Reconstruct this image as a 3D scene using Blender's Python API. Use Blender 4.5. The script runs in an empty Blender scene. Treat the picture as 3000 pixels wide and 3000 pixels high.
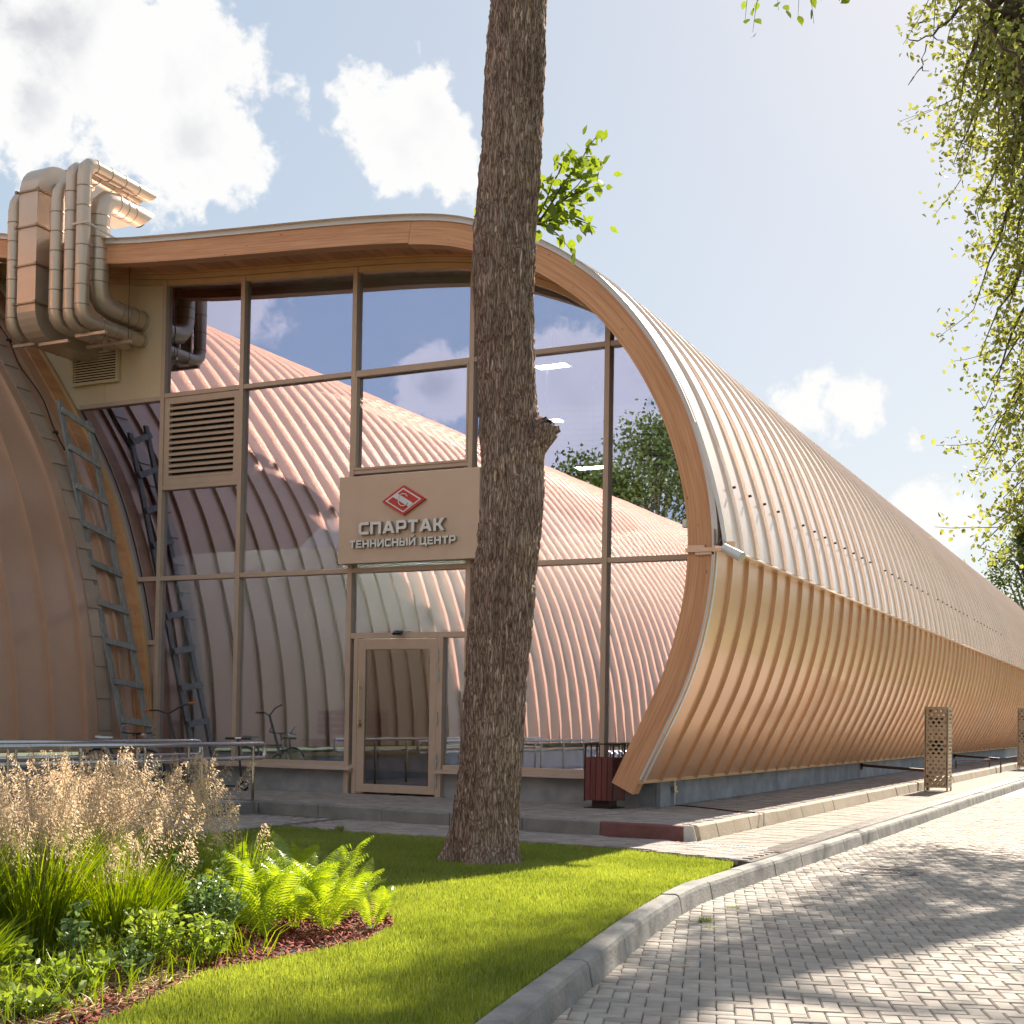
import bpy, bmesh, math, random
import numpy as np
from mathutils import Vector, Matrix, Quaternion
random.seed(11); rng = np.random.default_rng(11)
S = bpy.context.scene; COL = S.collection; PI = math.pi; R = math.radians

# ------------------------------------------------------------------ camera, sky, sun, exposure
cd = bpy.data.cameras.new('camera'); cam = bpy.data.objects.new('camera', cd); COL.objects.link(cam)
yaw, pit, rol = R(26.316), R(1.53), R(.937)
fw = Vector((-math.sin(yaw)*math.cos(pit), math.cos(yaw)*math.cos(pit), math.sin(pit)))
rt = Vector((math.cos(yaw), math.sin(yaw), 0)); up = rt.cross(fw)
rt, up = math.cos(rol)*rt + math.sin(rol)*up, -math.sin(rol)*rt + math.cos(rol)*up
CAMP = Vector((0, -16.5, 1.08))
cam.matrix_world = Matrix(((rt.x, up.x, -fw.x, CAMP.x), (rt.y, up.y, -fw.y, CAMP.y), (rt.z, up.z, -fw.z, CAMP.z), (0, 0, 0, 1)))
cd.sensor_width = 36; cd.lens = 47.364; cd.shift_y = .169; cd.clip_start = .05; cd.clip_end = 3000
S.camera = cam
SUN_EL, SUN_AZ = R(36), R(.3)          # azimuth from +y towards +x
SD = Vector((math.sin(SUN_AZ)*math.cos(SUN_EL), math.cos(SUN_AZ)*math.cos(SUN_EL), math.sin(SUN_EL)))
sl = bpy.data.lights.new('sun', 'SUN'); sl.energy = 2.0; sl.angle = R(.55); sl.color = (1, .90, .76)
so = bpy.data.objects.new('sun', sl); COL.objects.link(so); so.rotation_euler = SD.to_track_quat('Z', 'Y').to_euler(); so.location = (0, 30, 40)
S.view_settings.view_transform = 'Standard'; S.view_settings.look = 'None'; S.view_settings.gamma = 1
S.view_settings.use_curve_mapping = False
S.view_settings.exposure = 2.62
S.render.engine = 'CYCLES'
S.cycles.use_denoising = True; S.cycles.max_bounces = 8; S.cycles.transparent_max_bounces = 10
S.cycles.diffuse_bounces = 3; S.cycles.glossy_bounces = 4; S.cycles.sample_clamp_indirect = 6; S.cycles.caustics_reflective = False; S.cycles.caustics_refractive = False

W = bpy.data.worlds.new('World'); S.world = W; W.use_nodes = True
wn = W.node_tree; wn.nodes.clear(); NW = wn.nodes.new; LW = wn.links.new
def wmath(op, a, b=None, clamp=False):
    n = NW('ShaderNodeMath'); n.operation = op; n.use_clamp = clamp
    for i, v in enumerate((a, b)):
        if v is None: continue
        if isinstance(v, (int, float)): n.inputs[i].default_value = v
        else: LW(v, n.inputs[i])
    return n.outputs[0]
def wvec(op, a, b):
    n = NW('ShaderNodeVectorMath'); n.operation = op
    for i, v in enumerate((a, b)):
        if isinstance(v, (tuple, list)): n.inputs[i].default_value = v
        else: LW(v, n.inputs[i])
    return n
def wnoise(vec, scale, detail, rough=.55):
    n = NW('ShaderNodeTexNoise'); n.inputs['Scale'].default_value = scale; n.inputs['Detail'].default_value = detail
    n.inputs['Roughness'].default_value = rough; LW(vec, n.inputs['Vector']); return n
sky = NW('ShaderNodeTexSky'); sky.sky_type = 'NISHITA'; sky.sun_disc = False
sky.sun_elevation = SUN_EL; sky.sun_rotation = SUN_AZ; sky.air_density = 1.0; sky.dust_density = .6; sky.ozone_density = 1.2; sky.altitude = 150
geo = NW('ShaderNodeNewGeometry'); tc = NW('ShaderNodeTexCoord'); D = tc.outputs['Generated']
warp = wnoise(D, 9, 5, .6); wv = wvec('SUBTRACT', warp.outputs['Color'], (.5, .5, .5)); wv = wvec('MULTIPLY', wv.outputs[0], (.055, .055, .05))
DW = wvec('ADD', D, wv.outputs[0]).outputs[0]
blobs = [((-.650, .622, .436), .108), ((-.610, .672, .421), .083), ((-.592, .700, .394), .064), ((-.667, .633, .393), .04),
         ((-.486, .777, .400), .044), ((-.469, .782, .410), .040), ((-.464, .798, .384), .038),
         ((-.236, .946, .221), .030), ((-.222, .950, .224), .032), ((-.208, .954, .216), .026), ((-.165, .965, .204), .014), ((-.15, .976, .152), .034), ((-.165, .974, .158), .024),
         ((-.40, -.888, .232), .05), ((-.357, -.902, .239), .035), ((-.40, -.896, .198), .06), ((-.48, -.841, .244), .04), ((-.36, -.91, .19), .05),
         ((.35, .84, .42), .09), ((.75, .5, .42), .11), ((.8, -.45, .4), .12), ((.1, -.9, .42), .10), ((-.9, -.2, .4), .12), ((-.85, .25, .46), .1), ((.45, -.75, .3), .07), ((.1, .5, .86), .12), ((-.3, -.2, .93), .15), ((-.3, -.75, .58), .22), ((.3, -.7, .62), .22), ((-.75, -.35, .55), .2), ((0, -.45, .88), .22), ((.7, -.3, .62), .2), ((-.1, -.88, .46), .16), ((.55, -.8, .2), .12), ((-.62, -.72, .3), .08)]  # broad clouds behind the camera are added out of view to boost fill light
field = None
for c, r in blobs:
    c = Vector(c).normalized()
    d = wvec('DISTANCE', DW, tuple(c)).outputs['Value']
    b = wmath('SUBTRACT', 1.0, wmath('DIVIDE', d, r))
    if r < .04: b = wmath('MULTIPLY', b, .5)
    field = b if field is None else wmath('MAXIMUM', field, b)
fine = wnoise(D, 22, 10, .6)
mid_ = wnoise(D, 10, 5, .55)
field = wmath('ADD', field, wmath('MULTIPLY', wmath('SUBTRACT', fine.outputs['Fac'], .5), 1.5))
field = wmath('ADD', field, wmath('MULTIPLY', wmath('SUBTRACT', mid_.outputs['Fac'], .5), .7))
fin2 = wnoise(DW, 70, 6, .6); field = wmath('ADD', field, wmath('MULTIPLY', wmath('SUBTRACT', fin2.outputs['Fac'], .5), .45))
mr = NW('ShaderNodeMapRange'); mr.interpolation_type = 'SMOOTHSTEP'; LW(field, mr.inputs['Value']); mr.inputs['From Min'].default_value = .04; mr.inputs['From Max'].default_value = .27
dens = NW('ShaderNodeMapRange'); dens.interpolation_type = 'SMOOTHSTEP'; LW(field, dens.inputs['Value']); dens.inputs['From Min'].default_value = .45; dens.inputs['From Max'].default_value = 1.0
gn = wnoise(DW, 7, 3, .5)
gf = wmath('MULTIPLY', dens.outputs[0], wmath('MULTIPLY', wmath('SUBTRACT', gn.outputs['Fac'], .38, True), 4.5, True), True)
ccol = NW('ShaderNodeMix'); ccol.data_type = 'RGBA'; LW(gf, ccol.inputs['Factor'])
ccol.inputs['A'].default_value = (1.93, 1.92, 1.90, 1); ccol.inputs['B'].default_value = (1.20, 1.22, 1.31, 1)
skc = NW('ShaderNodeMix'); skc.data_type = 'RGBA'; skc.blend_type = 'MULTIPLY'; skc.inputs['Factor'].default_value = 1
gm = NW('ShaderNodeGamma'); gm.inputs['Gamma'].default_value = .30; LW(sky.outputs[0], gm.inputs['Color']); hsv_ = NW('ShaderNodeHueSaturation'); hsv_.inputs['Saturation'].default_value = 1.62; LW(gm.outputs[0], hsv_.inputs['Color']); LW(hsv_.outputs[0], skc.inputs['A']); skc.inputs['B'].default_value = (.925, .91, .89, 1)
mx = NW('ShaderNodeMix'); mx.data_type = 'RGBA'; LW(wmath('MULTIPLY', mr.outputs[0], .96), mx.inputs['Factor']); LW(skc.outputs['Result'], mx.inputs['A']); LW(ccol.outputs['Result'], mx.inputs['B'])
bg = NW('ShaderNodeBackground'); LW(mx.outputs['Result'], bg.inputs['Color']); bg.inputs['Strength'].default_value = .085
wo = NW('ShaderNodeOutputWorld'); LW(bg.outputs[0], wo.inputs['Surface'])

# ------------------------------------------------------------------ materials
M = {}
def newmat(name):
    m = bpy.data.materials.new(name); m.use_nodes = True; nt = m.node_tree
    b = nt.nodes['Principled BSDF']; M[name] = m; return m, nt, b
def pm(name, col, rough=.6, metal=0, var=.12, scale=3., stretch=(1, 1, 1), bump=0, bscale=40., orand=0., col2=None, detail=6, spec=.5, bdist=.02, coat=0):
    """principled with noise-varied colour, optional second colour, bump and per-object value shift"""
    m, nt, b = newmat(name); n = nt.nodes.new; l = nt.links.new
    tc = n('ShaderNodeTexCoord'); mp = n('ShaderNodeMapping'); mp.inputs['Scale'].default_value = stretch; l(tc.outputs['Object'], mp.inputs['Vector'])
    nz = n('ShaderNodeTexNoise'); nz.inputs['Scale'].default_value = scale; nz.inputs['Detail'].default_value = detail; nz.inputs['Roughness'].default_value = .6; l(mp.outputs[0], nz.inputs['Vector'])
    cr = n('ShaderNodeValToRGB'); cr.color_ramp.elements[0].position = .32; cr.color_ramp.elements[1].position = .68
    c2 = col2 or tuple(min(1, c*(1+var)) for c in col); c1 = col if col2 else tuple(c*(1-var) for c in col)
    cr.color_ramp.elements[0].color = (*c1, 1); cr.color_ramp.elements[1].color = (*c2, 1); l(nz.outputs['Fac'], cr.inputs[0])
    out = cr.outputs[0]
    if orand:
        oi = n('ShaderNodeObjectInfo'); mr = n('ShaderNodeMapRange'); mr.inputs['To Min'].default_value = 1-orand; mr.inputs['To Max'].default_value = 1+orand; l(oi.outputs['Random'], mr.inputs['Value'])
        hs = n('ShaderNodeHueSaturation'); l(out, hs.inputs['Color']); l(mr.outputs[0], hs.inputs['Value']); out = hs.outputs[0]
    l(out, b.inputs['Base Color'])
    b.inputs['Metallic'].default_value = metal; b.inputs['Specular IOR Level'].default_value = spec
    rr = n('ShaderNodeMapRange'); rr.inputs['To Min'].default_value = max(.02, rough*.85); rr.inputs['To Max'].default_value = min(1, rough*1.15); l(nz.outputs['Fac'], rr.inputs['Value']); l(rr.outputs[0], b.inputs['Roughness'])
    if coat: b.inputs['Coat Weight'].default_value = coat
    if bump:
        n2 = n('ShaderNodeTexNoise'); n2.inputs['Scale'].default_value = bscale; n2.inputs['Detail'].default_value = 5; l(mp.outputs[0], n2.inputs['Vector'])
        bp = n('ShaderNodeBump'); bp.inputs['Strength'].default_value = bump; bp.inputs['Distance'].default_value = bdist; l(n2.outputs['Fac'], bp.inputs['Height']); l(bp.outputs[0], b.inputs['Normal'])
    return m
def islandleaf(name, c1, c2, trans=.45, rough=.5, cl=2.0, gloss=.06):
    m, nt, b = newmat(name); n = nt.nodes.new; l = nt.links.new; nt.nodes.remove(b)
    g = n('ShaderNodeNewGeometry'); mixc = n('ShaderNodeMix'); mixc.data_type = 'RGBA'
    tc = n('ShaderNodeTexCoord'); nz = n('ShaderNodeTexNoise'); nz.inputs['Scale'].default_value = cl; l(tc.outputs['Object'], nz.inputs['Vector'])
    ad = n('ShaderNodeMath'); ad.operation = 'MULTIPLY_ADD'; l(g.outputs['Random Per Island'], ad.inputs[0]); ad.inputs[1].default_value = .7
    mm = n('ShaderNodeMath'); mm.operation = 'MULTIPLY_ADD'; l(nz.outputs['Fac'], mm.inputs[0]); mm.inputs[1].default_value = 1.2; mm.inputs[2].default_value = -.45; l(mm.outputs[0], ad.inputs[2]); ad.use_clamp = True
    l(ad.outputs[0], mixc.inputs['Factor']); mixc.inputs['A'].default_value = (*c1, 1); mixc.inputs['B'].default_value = (*c2, 1)
    df = n('ShaderNodeBsdfDiffuse'); tr = n('ShaderNodeBsdfTranslucent'); gl = n('ShaderNodeBsdfGlossy'); gl.inputs['Roughness'].default_value = .35
    l(mixc.outputs['Result'], df.inputs['Color'])
    hs = n('ShaderNodeHueSaturation'); hs.inputs['Value'].default_value = 1.5; hs.inputs['Saturation'].default_value = 1.12; hs.inputs['Hue'].default_value = .488; l(mixc.outputs['Result'], hs.inputs['Color']); l(hs.outputs[0], tr.inputs['Color'])
    m1 = n('ShaderNodeMixShader'); m1.inputs[0].default_value = trans; l(df.outputs[0], m1.inputs[1]); l(tr.outputs[0], m1.inputs[2])
    m2 = n('ShaderNodeMixShader'); m2.inputs[0].default_value = gloss; l(m1.outputs[0], m2.inputs[1]); l(gl.outputs[0], m2.inputs[2])
    l(m2.outputs[0], nt.nodes['Material Output'].inputs['Surface']); return m
def woodmat(name, c1, c2, sc=(1, 1, 1), rough=.55, knots=True):
    m, nt, b = newmat(name); n = nt.nodes.new; l = nt.links.new
    tc = n('ShaderNodeTexCoord'); mp = n('ShaderNodeMapping'); mp.inputs['Scale'].default_value = sc; l(tc.outputs['Object'], mp.inputs['Vector'])
    nz = n('ShaderNodeTexNoise'); nz.inputs['Scale'].default_value = 2.2; nz.inputs['Detail'].default_value = 9; nz.inputs['Roughness'].default_value = .65; nz.inputs['Distortion'].default_value = .6; l(mp.outputs[0], nz.inputs['Vector'])
    cr = n('ShaderNodeValToRGB'); cr.color_ramp.elements[0].position = .3; cr.color_ramp.elements[1].position = .7; cr.color_ramp.elements[0].color = (*c1, 1); cr.color_ramp.elements[1].color = (*c2, 1); l(nz.outputs['Fac'], cr.inputs[0])
    out = cr.outputs[0]
    if knots:
        vo = n('ShaderNodeTexVoronoi'); vo.inputs['Scale'].default_value = 4.5; l(tc.outputs['Object'], vo.inputs['Vector'])
        kr = n('ShaderNodeValToRGB'); kr.color_ramp.elements[0].position = .03; kr.color_ramp.elements[0].color = (.42, .36, .3, 1); kr.color_ramp.elements[1].position = .10; kr.color_ramp.elements[1].color = (1, 1, 1, 1); l(vo.outputs['Distance'], kr.inputs[0])
        mxx = n('ShaderNodeMix'); mxx.data_type = 'RGBA'; mxx.blend_type = 'MULTIPLY'; mxx.inputs['Factor'].default_value = .8; l(out, mxx.inputs['A']); l(kr.outputs[0], mxx.inputs['B']); out = mxx.outputs['Result']
    oi = n('ShaderNodeObjectInfo'); mr = n('ShaderNodeMapRange'); mr.inputs['To Min'].default_value = .85; mr.inputs['To Max'].default_value = 1.15; l(oi.outputs['Random'], mr.inputs['Value'])
    hs = n('ShaderNodeHueSaturation'); l(out, hs.inputs['Color']); l(mr.outputs[0], hs.inputs['Value']); l(hs.outputs[0], b.inputs['Base Color'])
    b.inputs['Roughness'].default_value = rough
    bp = n('ShaderNodeBump'); bp.inputs['Strength'].default_value = .25; bp.inputs['Distance'].default_value = .01; l(nz.outputs['Fac'], bp.inputs['Height']); l(bp.outputs[0], b.inputs['Normal']); return m

def shellmat(name, col, rough, metal, coat=0):
    m = pm(name, col, rough, metal, var=.05, scale=1.6, bump=.16, bscale=1.3, orand=.05, bdist=.05)
    b = m.node_tree.nodes['Principled BSDF']; b.inputs['Coat Weight'].default_value = coat; b.inputs['Coat Roughness'].default_value = .13; b.inputs['Coat IOR'].default_value = 2.2; return m
shellmat('roof_metal_sunlit', (.87, .66, .54), .48, .42, 1.0)  # same paint as the vault, lightened: sun highlight put into the base colour
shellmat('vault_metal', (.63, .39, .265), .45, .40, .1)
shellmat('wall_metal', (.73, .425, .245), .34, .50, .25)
pm('flashing_metal', (.46, .34, .26), .45, .2, var=.08, scale=4, bump=.08, bscale=5, orand=.06)
woodmat('glulam', (.60, .265, .13), (.86, .47, .26), sc=(.35, 6, 1.4))
def glulam_uv():
    m = M['glulam']; nt = m.node_tree; n = nt.nodes.new; l = nt.links.new
    mp = [q for q in nt.nodes if q.type == 'MAPPING'][0]; tcn = [q for q in nt.nodes if q.type == 'TEX_COORD'][0]; b = nt.nodes['Principled BSDF']
    l(tcn.outputs['UV'], mp.inputs['Vector']); mp.inputs['Scale'].default_value = (.45, 13, 1)
    vo = [q for q in nt.nodes if q.type == 'TEX_VORONOI'][0]; mp2 = n('ShaderNodeMapping'); mp2.inputs['Scale'].default_value = (.9, 2.2, 1); l(tcn.outputs['UV'], mp2.inputs['Vector']); l(mp2.outputs[0], vo.inputs['Vector']); vo.inputs['Scale'].default_value = 3.2
    wv = n('ShaderNodeTexWave'); wv.bands_direction = 'Y'; wv.inputs['Scale'].default_value = 7.5; wv.inputs['Distortion'].default_value = .25; l(tcn.outputs['UV'], wv.inputs['Vector'])
    rp_ = n('ShaderNodeValToRGB'); rp_.color_ramp.elements[0].position = .0; rp_.color_ramp.elements[0].color = (.80, .76, .72, 1); rp_.color_ramp.elements[1].position = .09; rp_.color_ramp.elements[1].color = (1, 1, 1, 1); l(wv.outputs['Fac'], rp_.inputs[0])
    src = b.inputs['Base Color'].links[0].from_socket; mx = n('ShaderNodeMix'); mx.data_type = 'RGBA'; mx.blend_type = 'MULTIPLY'; mx.inputs['Factor'].default_value = .8; l(src, mx.inputs['A']); l(rp_.outputs[0], mx.inputs['B']); l(mx.outputs['Result'], b.inputs['Base Color'])
glulam_uv()
woodmat('soffit_wood', (.55, .25, .115), (.76, .38, .19), sc=(5, .6, 2))
pm('trim_ochre', (.62, .40, .20), .45, .12, var=.08, scale=2)
pm('soffit_glow_trim', (.80, .45, .16), .5, 0, var=.05)
pm('frame_bronze', (.56, .41, .31), .45, .12, var=.06, scale=5, bump=.04, bscale=60)
pm('cladding_cream', (.70, .55, .37), .48, .1, var=.05, scale=1.5)
pm('edge_white', (.78, .78, .80), .35, .1, var=.04, scale=3)
pm('plinth_concrete', (.29, .30, .325), .85, 0, var=.3, scale=2.2, bump=.3, bscale=30, detail=10)
pm('plinth_render', (.38, .365, .365), .85, 0, var=.25, scale=2.6, bump=.3, bscale=25, detail=10)
pm('sill_metal', (.60, .45, .37), .45, .15, var=.06)
pm('duct_metal', (.62, .49, .385), .32, .45, var=.06, scale=2.2, bump=.05, bscale=3)
pm('duct_joint', (.36, .27, .20), .4, .6, var=.06)
pm('rubber_black', (.015, .015, .017), .6, 0, var=.2)
pm('dark_gap', (.02, .018, .016), .9)
pm('sign_panel', (.66, .49, .375), .45, .1, var=.05, scale=2.5)
pm('letter_white', (.80, .80, .79), .4, .1, var=.04)
pm('letter_side', (.42, .40, .38), .4, .6, var=.05)
pm('emblem_red', (.62, .045, .035), .4, 0, var=.04)
pm('emblem_white', (.82, .82, .84), .4, 0, var=.03)
pm('steel', (.62, .59, .58), .22, .85, var=.05)
pm('steel_warm', (.45, .37, .25), .25, 1, var=.05)
pm('steel_dull', (.55, .55, .56), .4, .9, var=.08)
pm('ladder_wood', (.21, .195, .19), .85, 0, col2=(.37, .35, .34), scale=4, stretch=(4, 8, 1), bump=.4, bscale=18, orand=.12)
pm('kerb_concrete', (.17, .163, .155), .9, 0, col2=(.37, .35, .32), scale=3.2, bump=.35, bscale=45, orand=.08, detail=10)
pm('kerb_dark', (.20, .19, .175), .9, 0, col2=(.31, .295, .275), scale=3, bump=.35, bscale=40, orand=.06, detail=10)
pm('kerb_cream', (.40, .32, .23), .88, 0, col2=(.52, .43, .32), scale=2.5, bump=.3, bscale=45, orand=.06, detail=10)
pm('kerb_red', (.16, .065, .06), .85, 0, col2=(.27, .12, .11), scale=4, bump=.3, bscale=40, detail=10)
pm('kerb_white', (.55, .53, .50), .85, 0, col2=(.74, .73, .70), scale=5, bump=.3, bscale=40, detail=10)
pm('paver_grey', (.33, .285, .245), .9, 0, col2=(.44, .39, .34), scale=6, bump=.35, bscale=90, orand=.15, detail=10, bdist=.006)
def islandpaver(name, c1, c2, bs=90):
    m = pm(name, c1, .9, 0, col2=c2, scale=5, bump=.35, bscale=bs, detail=10, bdist=.006); nt = m.node_tree; n = nt.nodes.new; l = nt.links.new
    b = nt.nodes['Principled BSDF']; src = b.inputs['Base Color'].links[0].from_socket
    g = n('ShaderNodeNewGeometry'); mr = n('ShaderNodeMapRange'); mr.inputs['To Min'].default_value = .82; mr.inputs['To Max'].default_value = 1.16; l(g.outputs['Random Per Island'], mr.inputs['Value'])
    hs = n('ShaderNodeHueSaturation'); l(src, hs.inputs['Color']); l(mr.outputs[0], hs.inputs['Value']); l(hs.outputs[0], b.inputs['Base Color'])
islandpaver('paver_field', (.33, .285, .245), (.44, .39, .34))
pm('road_far', (.27, .245, .22), .9, 0, col2=(.36, .33, .30), scale=8, bump=.3, bscale=60)
islandpaver('brick_pave', (.30, .25, .225), (.41, .35, .32), 70)
pm('slab_pave', (.235, .20, .165), .88, 0, col2=(.32, .275, .23), scale=4, bump=.3, bscale=70, orand=.10, detail=10, bdist=.006)
pm('joint_sand', (.115, .095, .08), .95, 0, col2=(.19, .165, .14), scale=12, bump=.3, bscale=80)
pm('soil', (.05, .04, .028), .95, 0, col2=(.10, .085, .05), scale=6, bump=.5, bscale=40)
pm('lawn_soil', (.045, .062, .018), .95, 0, col2=(.075, .11, .03), scale=8, bump=.4, bscale=60)
pm('far_ground', (.06, .085, .03), .95, 0, col2=(.10, .12, .05), scale=.4, bump=.3, bscale=3)
pm('verge_grass', (.12, .14, .04), .95, 0, col2=(.19, .21, .065), scale=1.5, bump=.3, bscale=20)
pm('cast_iron', (.17, .13, .115), .55, .4, col2=(.27, .22, .20), scale=14, bump=.3, bscale=50)
pm('grate_steel', (.45, .45, .46), .22, .9, var=.12, scale=10)
pm('bin_wood', (.12, .028, .025), .5, 0, col2=(.20, .05, .045), scale=3, stretch=(6, 6, 1), orand=.15)
pm('bin_metal', (.028, .012, .013), .5, .2, var=.15)
pm('perf_metal', (.52, .39, .275), .38, .45, var=.06, scale=3)
pm('pipe_brown', (.14, .075, .055), .5, .2, var=.1)
pm('interior_wall', (.66, .71, .60), .8, 0, var=.05)
pm('interior_floor', (.12, .09, .07), .6, 0, var=.1)
pm('interior_wood', (.14, .07, .035), .6, 0, var=.2, scale=3, stretch=(6, 6, .6))
pm('bench_blue', (.05, .10, .16), .5, 0, var=.1)
pm('bike_black', (.02, .02, .022), .35, .1, var=.2)
pm('bike_white', (.75, .75, .75), .35, 0, var=.05)
pm('grip_orange', (.55, .13, .03), .6, 0, var=.1)
pm('yellow_strip', (.36, .22, .06), .6, 0, var=.2, scale=10)
pm('chain_dark', (.03, .022, .02), .6, .3, var=.2)
pm('mulch', (.14, .022, .014), .85, 0, col2=(.33, .075, .045), scale=30)
pm('straw', (.42, .30, .14), .8, 0, var=.25, scale=20)
pm('leaf_dry', (.36, .17, .03), .7, 0, var=.3, scale=20, orand=.3)
islandleaf('grass_green', (.14, .195, .03), (.39, .45, .085), .5, cl=1.1, gloss=.07)
islandleaf('orn_grass', (.09, .16, .015), (.27, .34, .035), .5, cl=3, gloss=.04)
islandleaf('seed_head', (.46, .35, .22), (.80, .66, .46), .5, cl=4, gloss=.03)
islandleaf('fern_green', (.20, .32, .035), (.42, .50, .07), .5, cl=3, gloss=.05)
islandleaf('shrub_green', (.09, .16, .05), (.22, .32, .12), .35, cl=5, gloss=.06)
islandleaf('shrub_lime', (.14, .23, .03), (.36, .44, .09), .45, cl=5, gloss=.05)
islandleaf('leaf_sun', (.10, .17, .025), (.26, .33, .05), .5, cl=4, gloss=.05)
islandleaf('leaf_linden', (.13, .155, .04), (.31, .33, .085), .55, cl=.9, gloss=.05)
islandleaf('leaf_far', (.045, .085, .02), (.13, .17, .035), .4, cl=.6, gloss=.03)
islandleaf('leaf_birch', (.06, .085, .02), (.17, .20, .05), .45, cl=.5, gloss=.03)
pm('stem_brown', (.10, .055, .03), .8, 0, var=.25, scale=20)
pm('branch_bark', (.085, .058, .045), .9, 0, var=.3, scale=8, bump=.5, bscale=20)
pm('birch_bark', (.45, .43, .40), .8, 0, col2=(.10, .09, .085), scale=5, stretch=(1, 1, .5))
def barkmat():
    m, nt, b = newmat('bark'); n = nt.nodes.new; l = nt.links.new
    tc = n('ShaderNodeTexCoord'); nd = n('ShaderNodeTexNoise'); nd.inputs['Scale'].default_value = 7; nd.inputs['Detail'].default_value = 4; l(tc.outputs['Object'], nd.inputs['Vector'])
    va = n('ShaderNodeVectorMath'); va.operation = 'MULTIPLY_ADD'; l(nd.outputs['Color'], va.inputs[0]); va.inputs[1].default_value = (.05, .05, .12); l(tc.outputs['Object'], va.inputs[2])
    mp = n('ShaderNodeMapping'); mp.inputs['Scale'].default_value = (1, 1, .085); l(va.outputs[0], mp.inputs['Vector'])
    vo = n('ShaderNodeTexVoronoi'); vo.feature = 'DISTANCE_TO_EDGE'; vo.inputs['Scale'].default_value = 50; l(mp.outputs[0], vo.inputs['Vector'])
    v2 = n('ShaderNodeTexVoronoi'); v2.inputs['Scale'].default_value = 50; l(mp.outputs[0], v2.inputs['Vector'])
    nz = n('ShaderNodeTexNoise'); nz.inputs['Scale'].default_value = 85; nz.inputs['Detail'].default_value = 7; nz.inputs['Roughness'].default_value = .7; l(mp.outputs[0], nz.inputs['Vector'])
    cr = n('ShaderNodeValToRGB'); e = cr.color_ramp.elements; e[0].position = .0; e[0].color = (.22, .16, .135, 1); e[1].position = .28; e[1].color = (1, 1, 1, 1); q = e.new(.10); q.color = (.62, .56, .52, 1); l(vo.outputs['Distance'], cr.inputs[0])
    pl = n('ShaderNodeValToRGB'); e = pl.color_ramp.elements; e[0].position = .30; e[0].color = (.33, .225, .19, 1); e[1].position = .72; e[1].color = (.62, .48, .425, 1); l(nz.outputs['Fac'], pl.inputs[0])
    sp_ = n('ShaderNodeSeparateColor'); l(v2.outputs['Color'], sp_.inputs[0]); ch = n('ShaderNodeValToRGB'); e = ch.color_ramp.elements; e[0].position = .84; e[0].color = (1, 1, 1, 1); e[1].position = .97; e[1].color = (1.75, 1.85, 1.85, 1); l(sp_.outputs[0], ch.inputs[0])
    m1 = n('ShaderNodeMix'); m1.data_type = 'RGBA'; m1.blend_type = 'MULTIPLY'; m1.inputs['Factor'].default_value = 1; l(pl.outputs[0], m1.inputs['A']); l(cr.outputs[0], m1.inputs['B'])
    m2 = n('ShaderNodeMix'); m2.data_type = 'RGBA'; m2.blend_type = 'MULTIPLY'; m2.inputs['Factor'].default_value = 1; l(m1.outputs['Result'], m2.inputs['A']); l(ch.outputs[0], m2.inputs['B'])
    n3 = n('ShaderNodeTexNoise'); n3.inputs['Scale'].default_value = 1.6; n3.inputs['Detail'].default_value = 4; l(tc.outputs['Object'], n3.inputs['Vector'])
    cr2 = n('ShaderNodeValToRGB'); cr2.color_ramp.elements[0].position = .36; cr2.color_ramp.elements[0].color = (.86, .80, .76, 1); cr2.color_ramp.elements[1].position = .68; cr2.color_ramp.elements[1].color = (1.12, 1.12, 1.08, 1); l(n3.outputs['Fac'], cr2.inputs[0])
    m3 = n('ShaderNodeMix'); m3.data_type = 'RGBA'; m3.blend_type = 'MULTIPLY'; m3.inputs['Factor'].default_value = 1; l(m2.outputs['Result'], m3.inputs['A']); l(cr2.outputs[0], m3.inputs['B']); l(m3.outputs['Result'], b.inputs['Base Color'])
    b.inputs['Roughness'].default_value = .92
    mm = n('ShaderNodeMath'); mm.operation = 'MULTIPLY_ADD'; l(vo.outputs['Distance'], mm.inputs[0]); mm.inputs[1].default_value = 1.6; l(nz.outputs['Fac'], mm.inputs[2])
    bp = n('ShaderNodeBump'); bp.inputs['Strength'].default_value = .9; bp.inputs['Distance'].default_value = .014; l(mm.outputs[0], bp.inputs['Height']); l(bp.outputs[0], b.inputs['Normal'])
barkmat()
def glassmat(name, refl, tint, gcol, wave=.012):
    m, nt, b = newmat(name); n = nt.nodes.new; l = nt.links.new; nt.nodes.remove(b)
    gl = n('ShaderNodeBsdfGlossy'); gl.inputs['Roughness'].default_value = 0.0; gl.inputs['Color'].default_value = (*gcol, 1)
    tr = n('ShaderNodeBsdfTransparent'); tr.inputs['Color'].default_value = (*tint, 1)
    fr = n('ShaderNodeFresnel'); fr.inputs['IOR'].default_value = 1.5
    ad = n('ShaderNodeMath'); ad.operation = 'ADD'; ad.use_clamp = True; ad.inputs[1].default_value = refl-.04; l(fr.outputs[0], ad.inputs[0])
    tc = n('ShaderNodeTexCoord'); nz = n('ShaderNodeTexNoise'); nz.inputs['Scale'].default_value = 2.2; nz.inputs['Detail'].default_value = 1.0; l(tc.outputs['Object'], nz.inputs['Vector'])
    bp = n('ShaderNodeBump'); bp.inputs['Strength'].default_value = 1; bp.inputs['Distance'].default_value = wave*.1; l(nz.outputs['Fac'], bp.inputs['Height']); l(bp.outputs[0], gl.inputs['Normal'])
    mx = n('ShaderNodeMixShader'); l(ad.outputs[0], mx.inputs[0]); l(tr.outputs[0], mx.inputs[1]); l(gl.outputs[0], mx.inputs[2]); l(mx.outputs[0], nt.nodes['Material Output'].inputs['Surface'])
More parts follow.
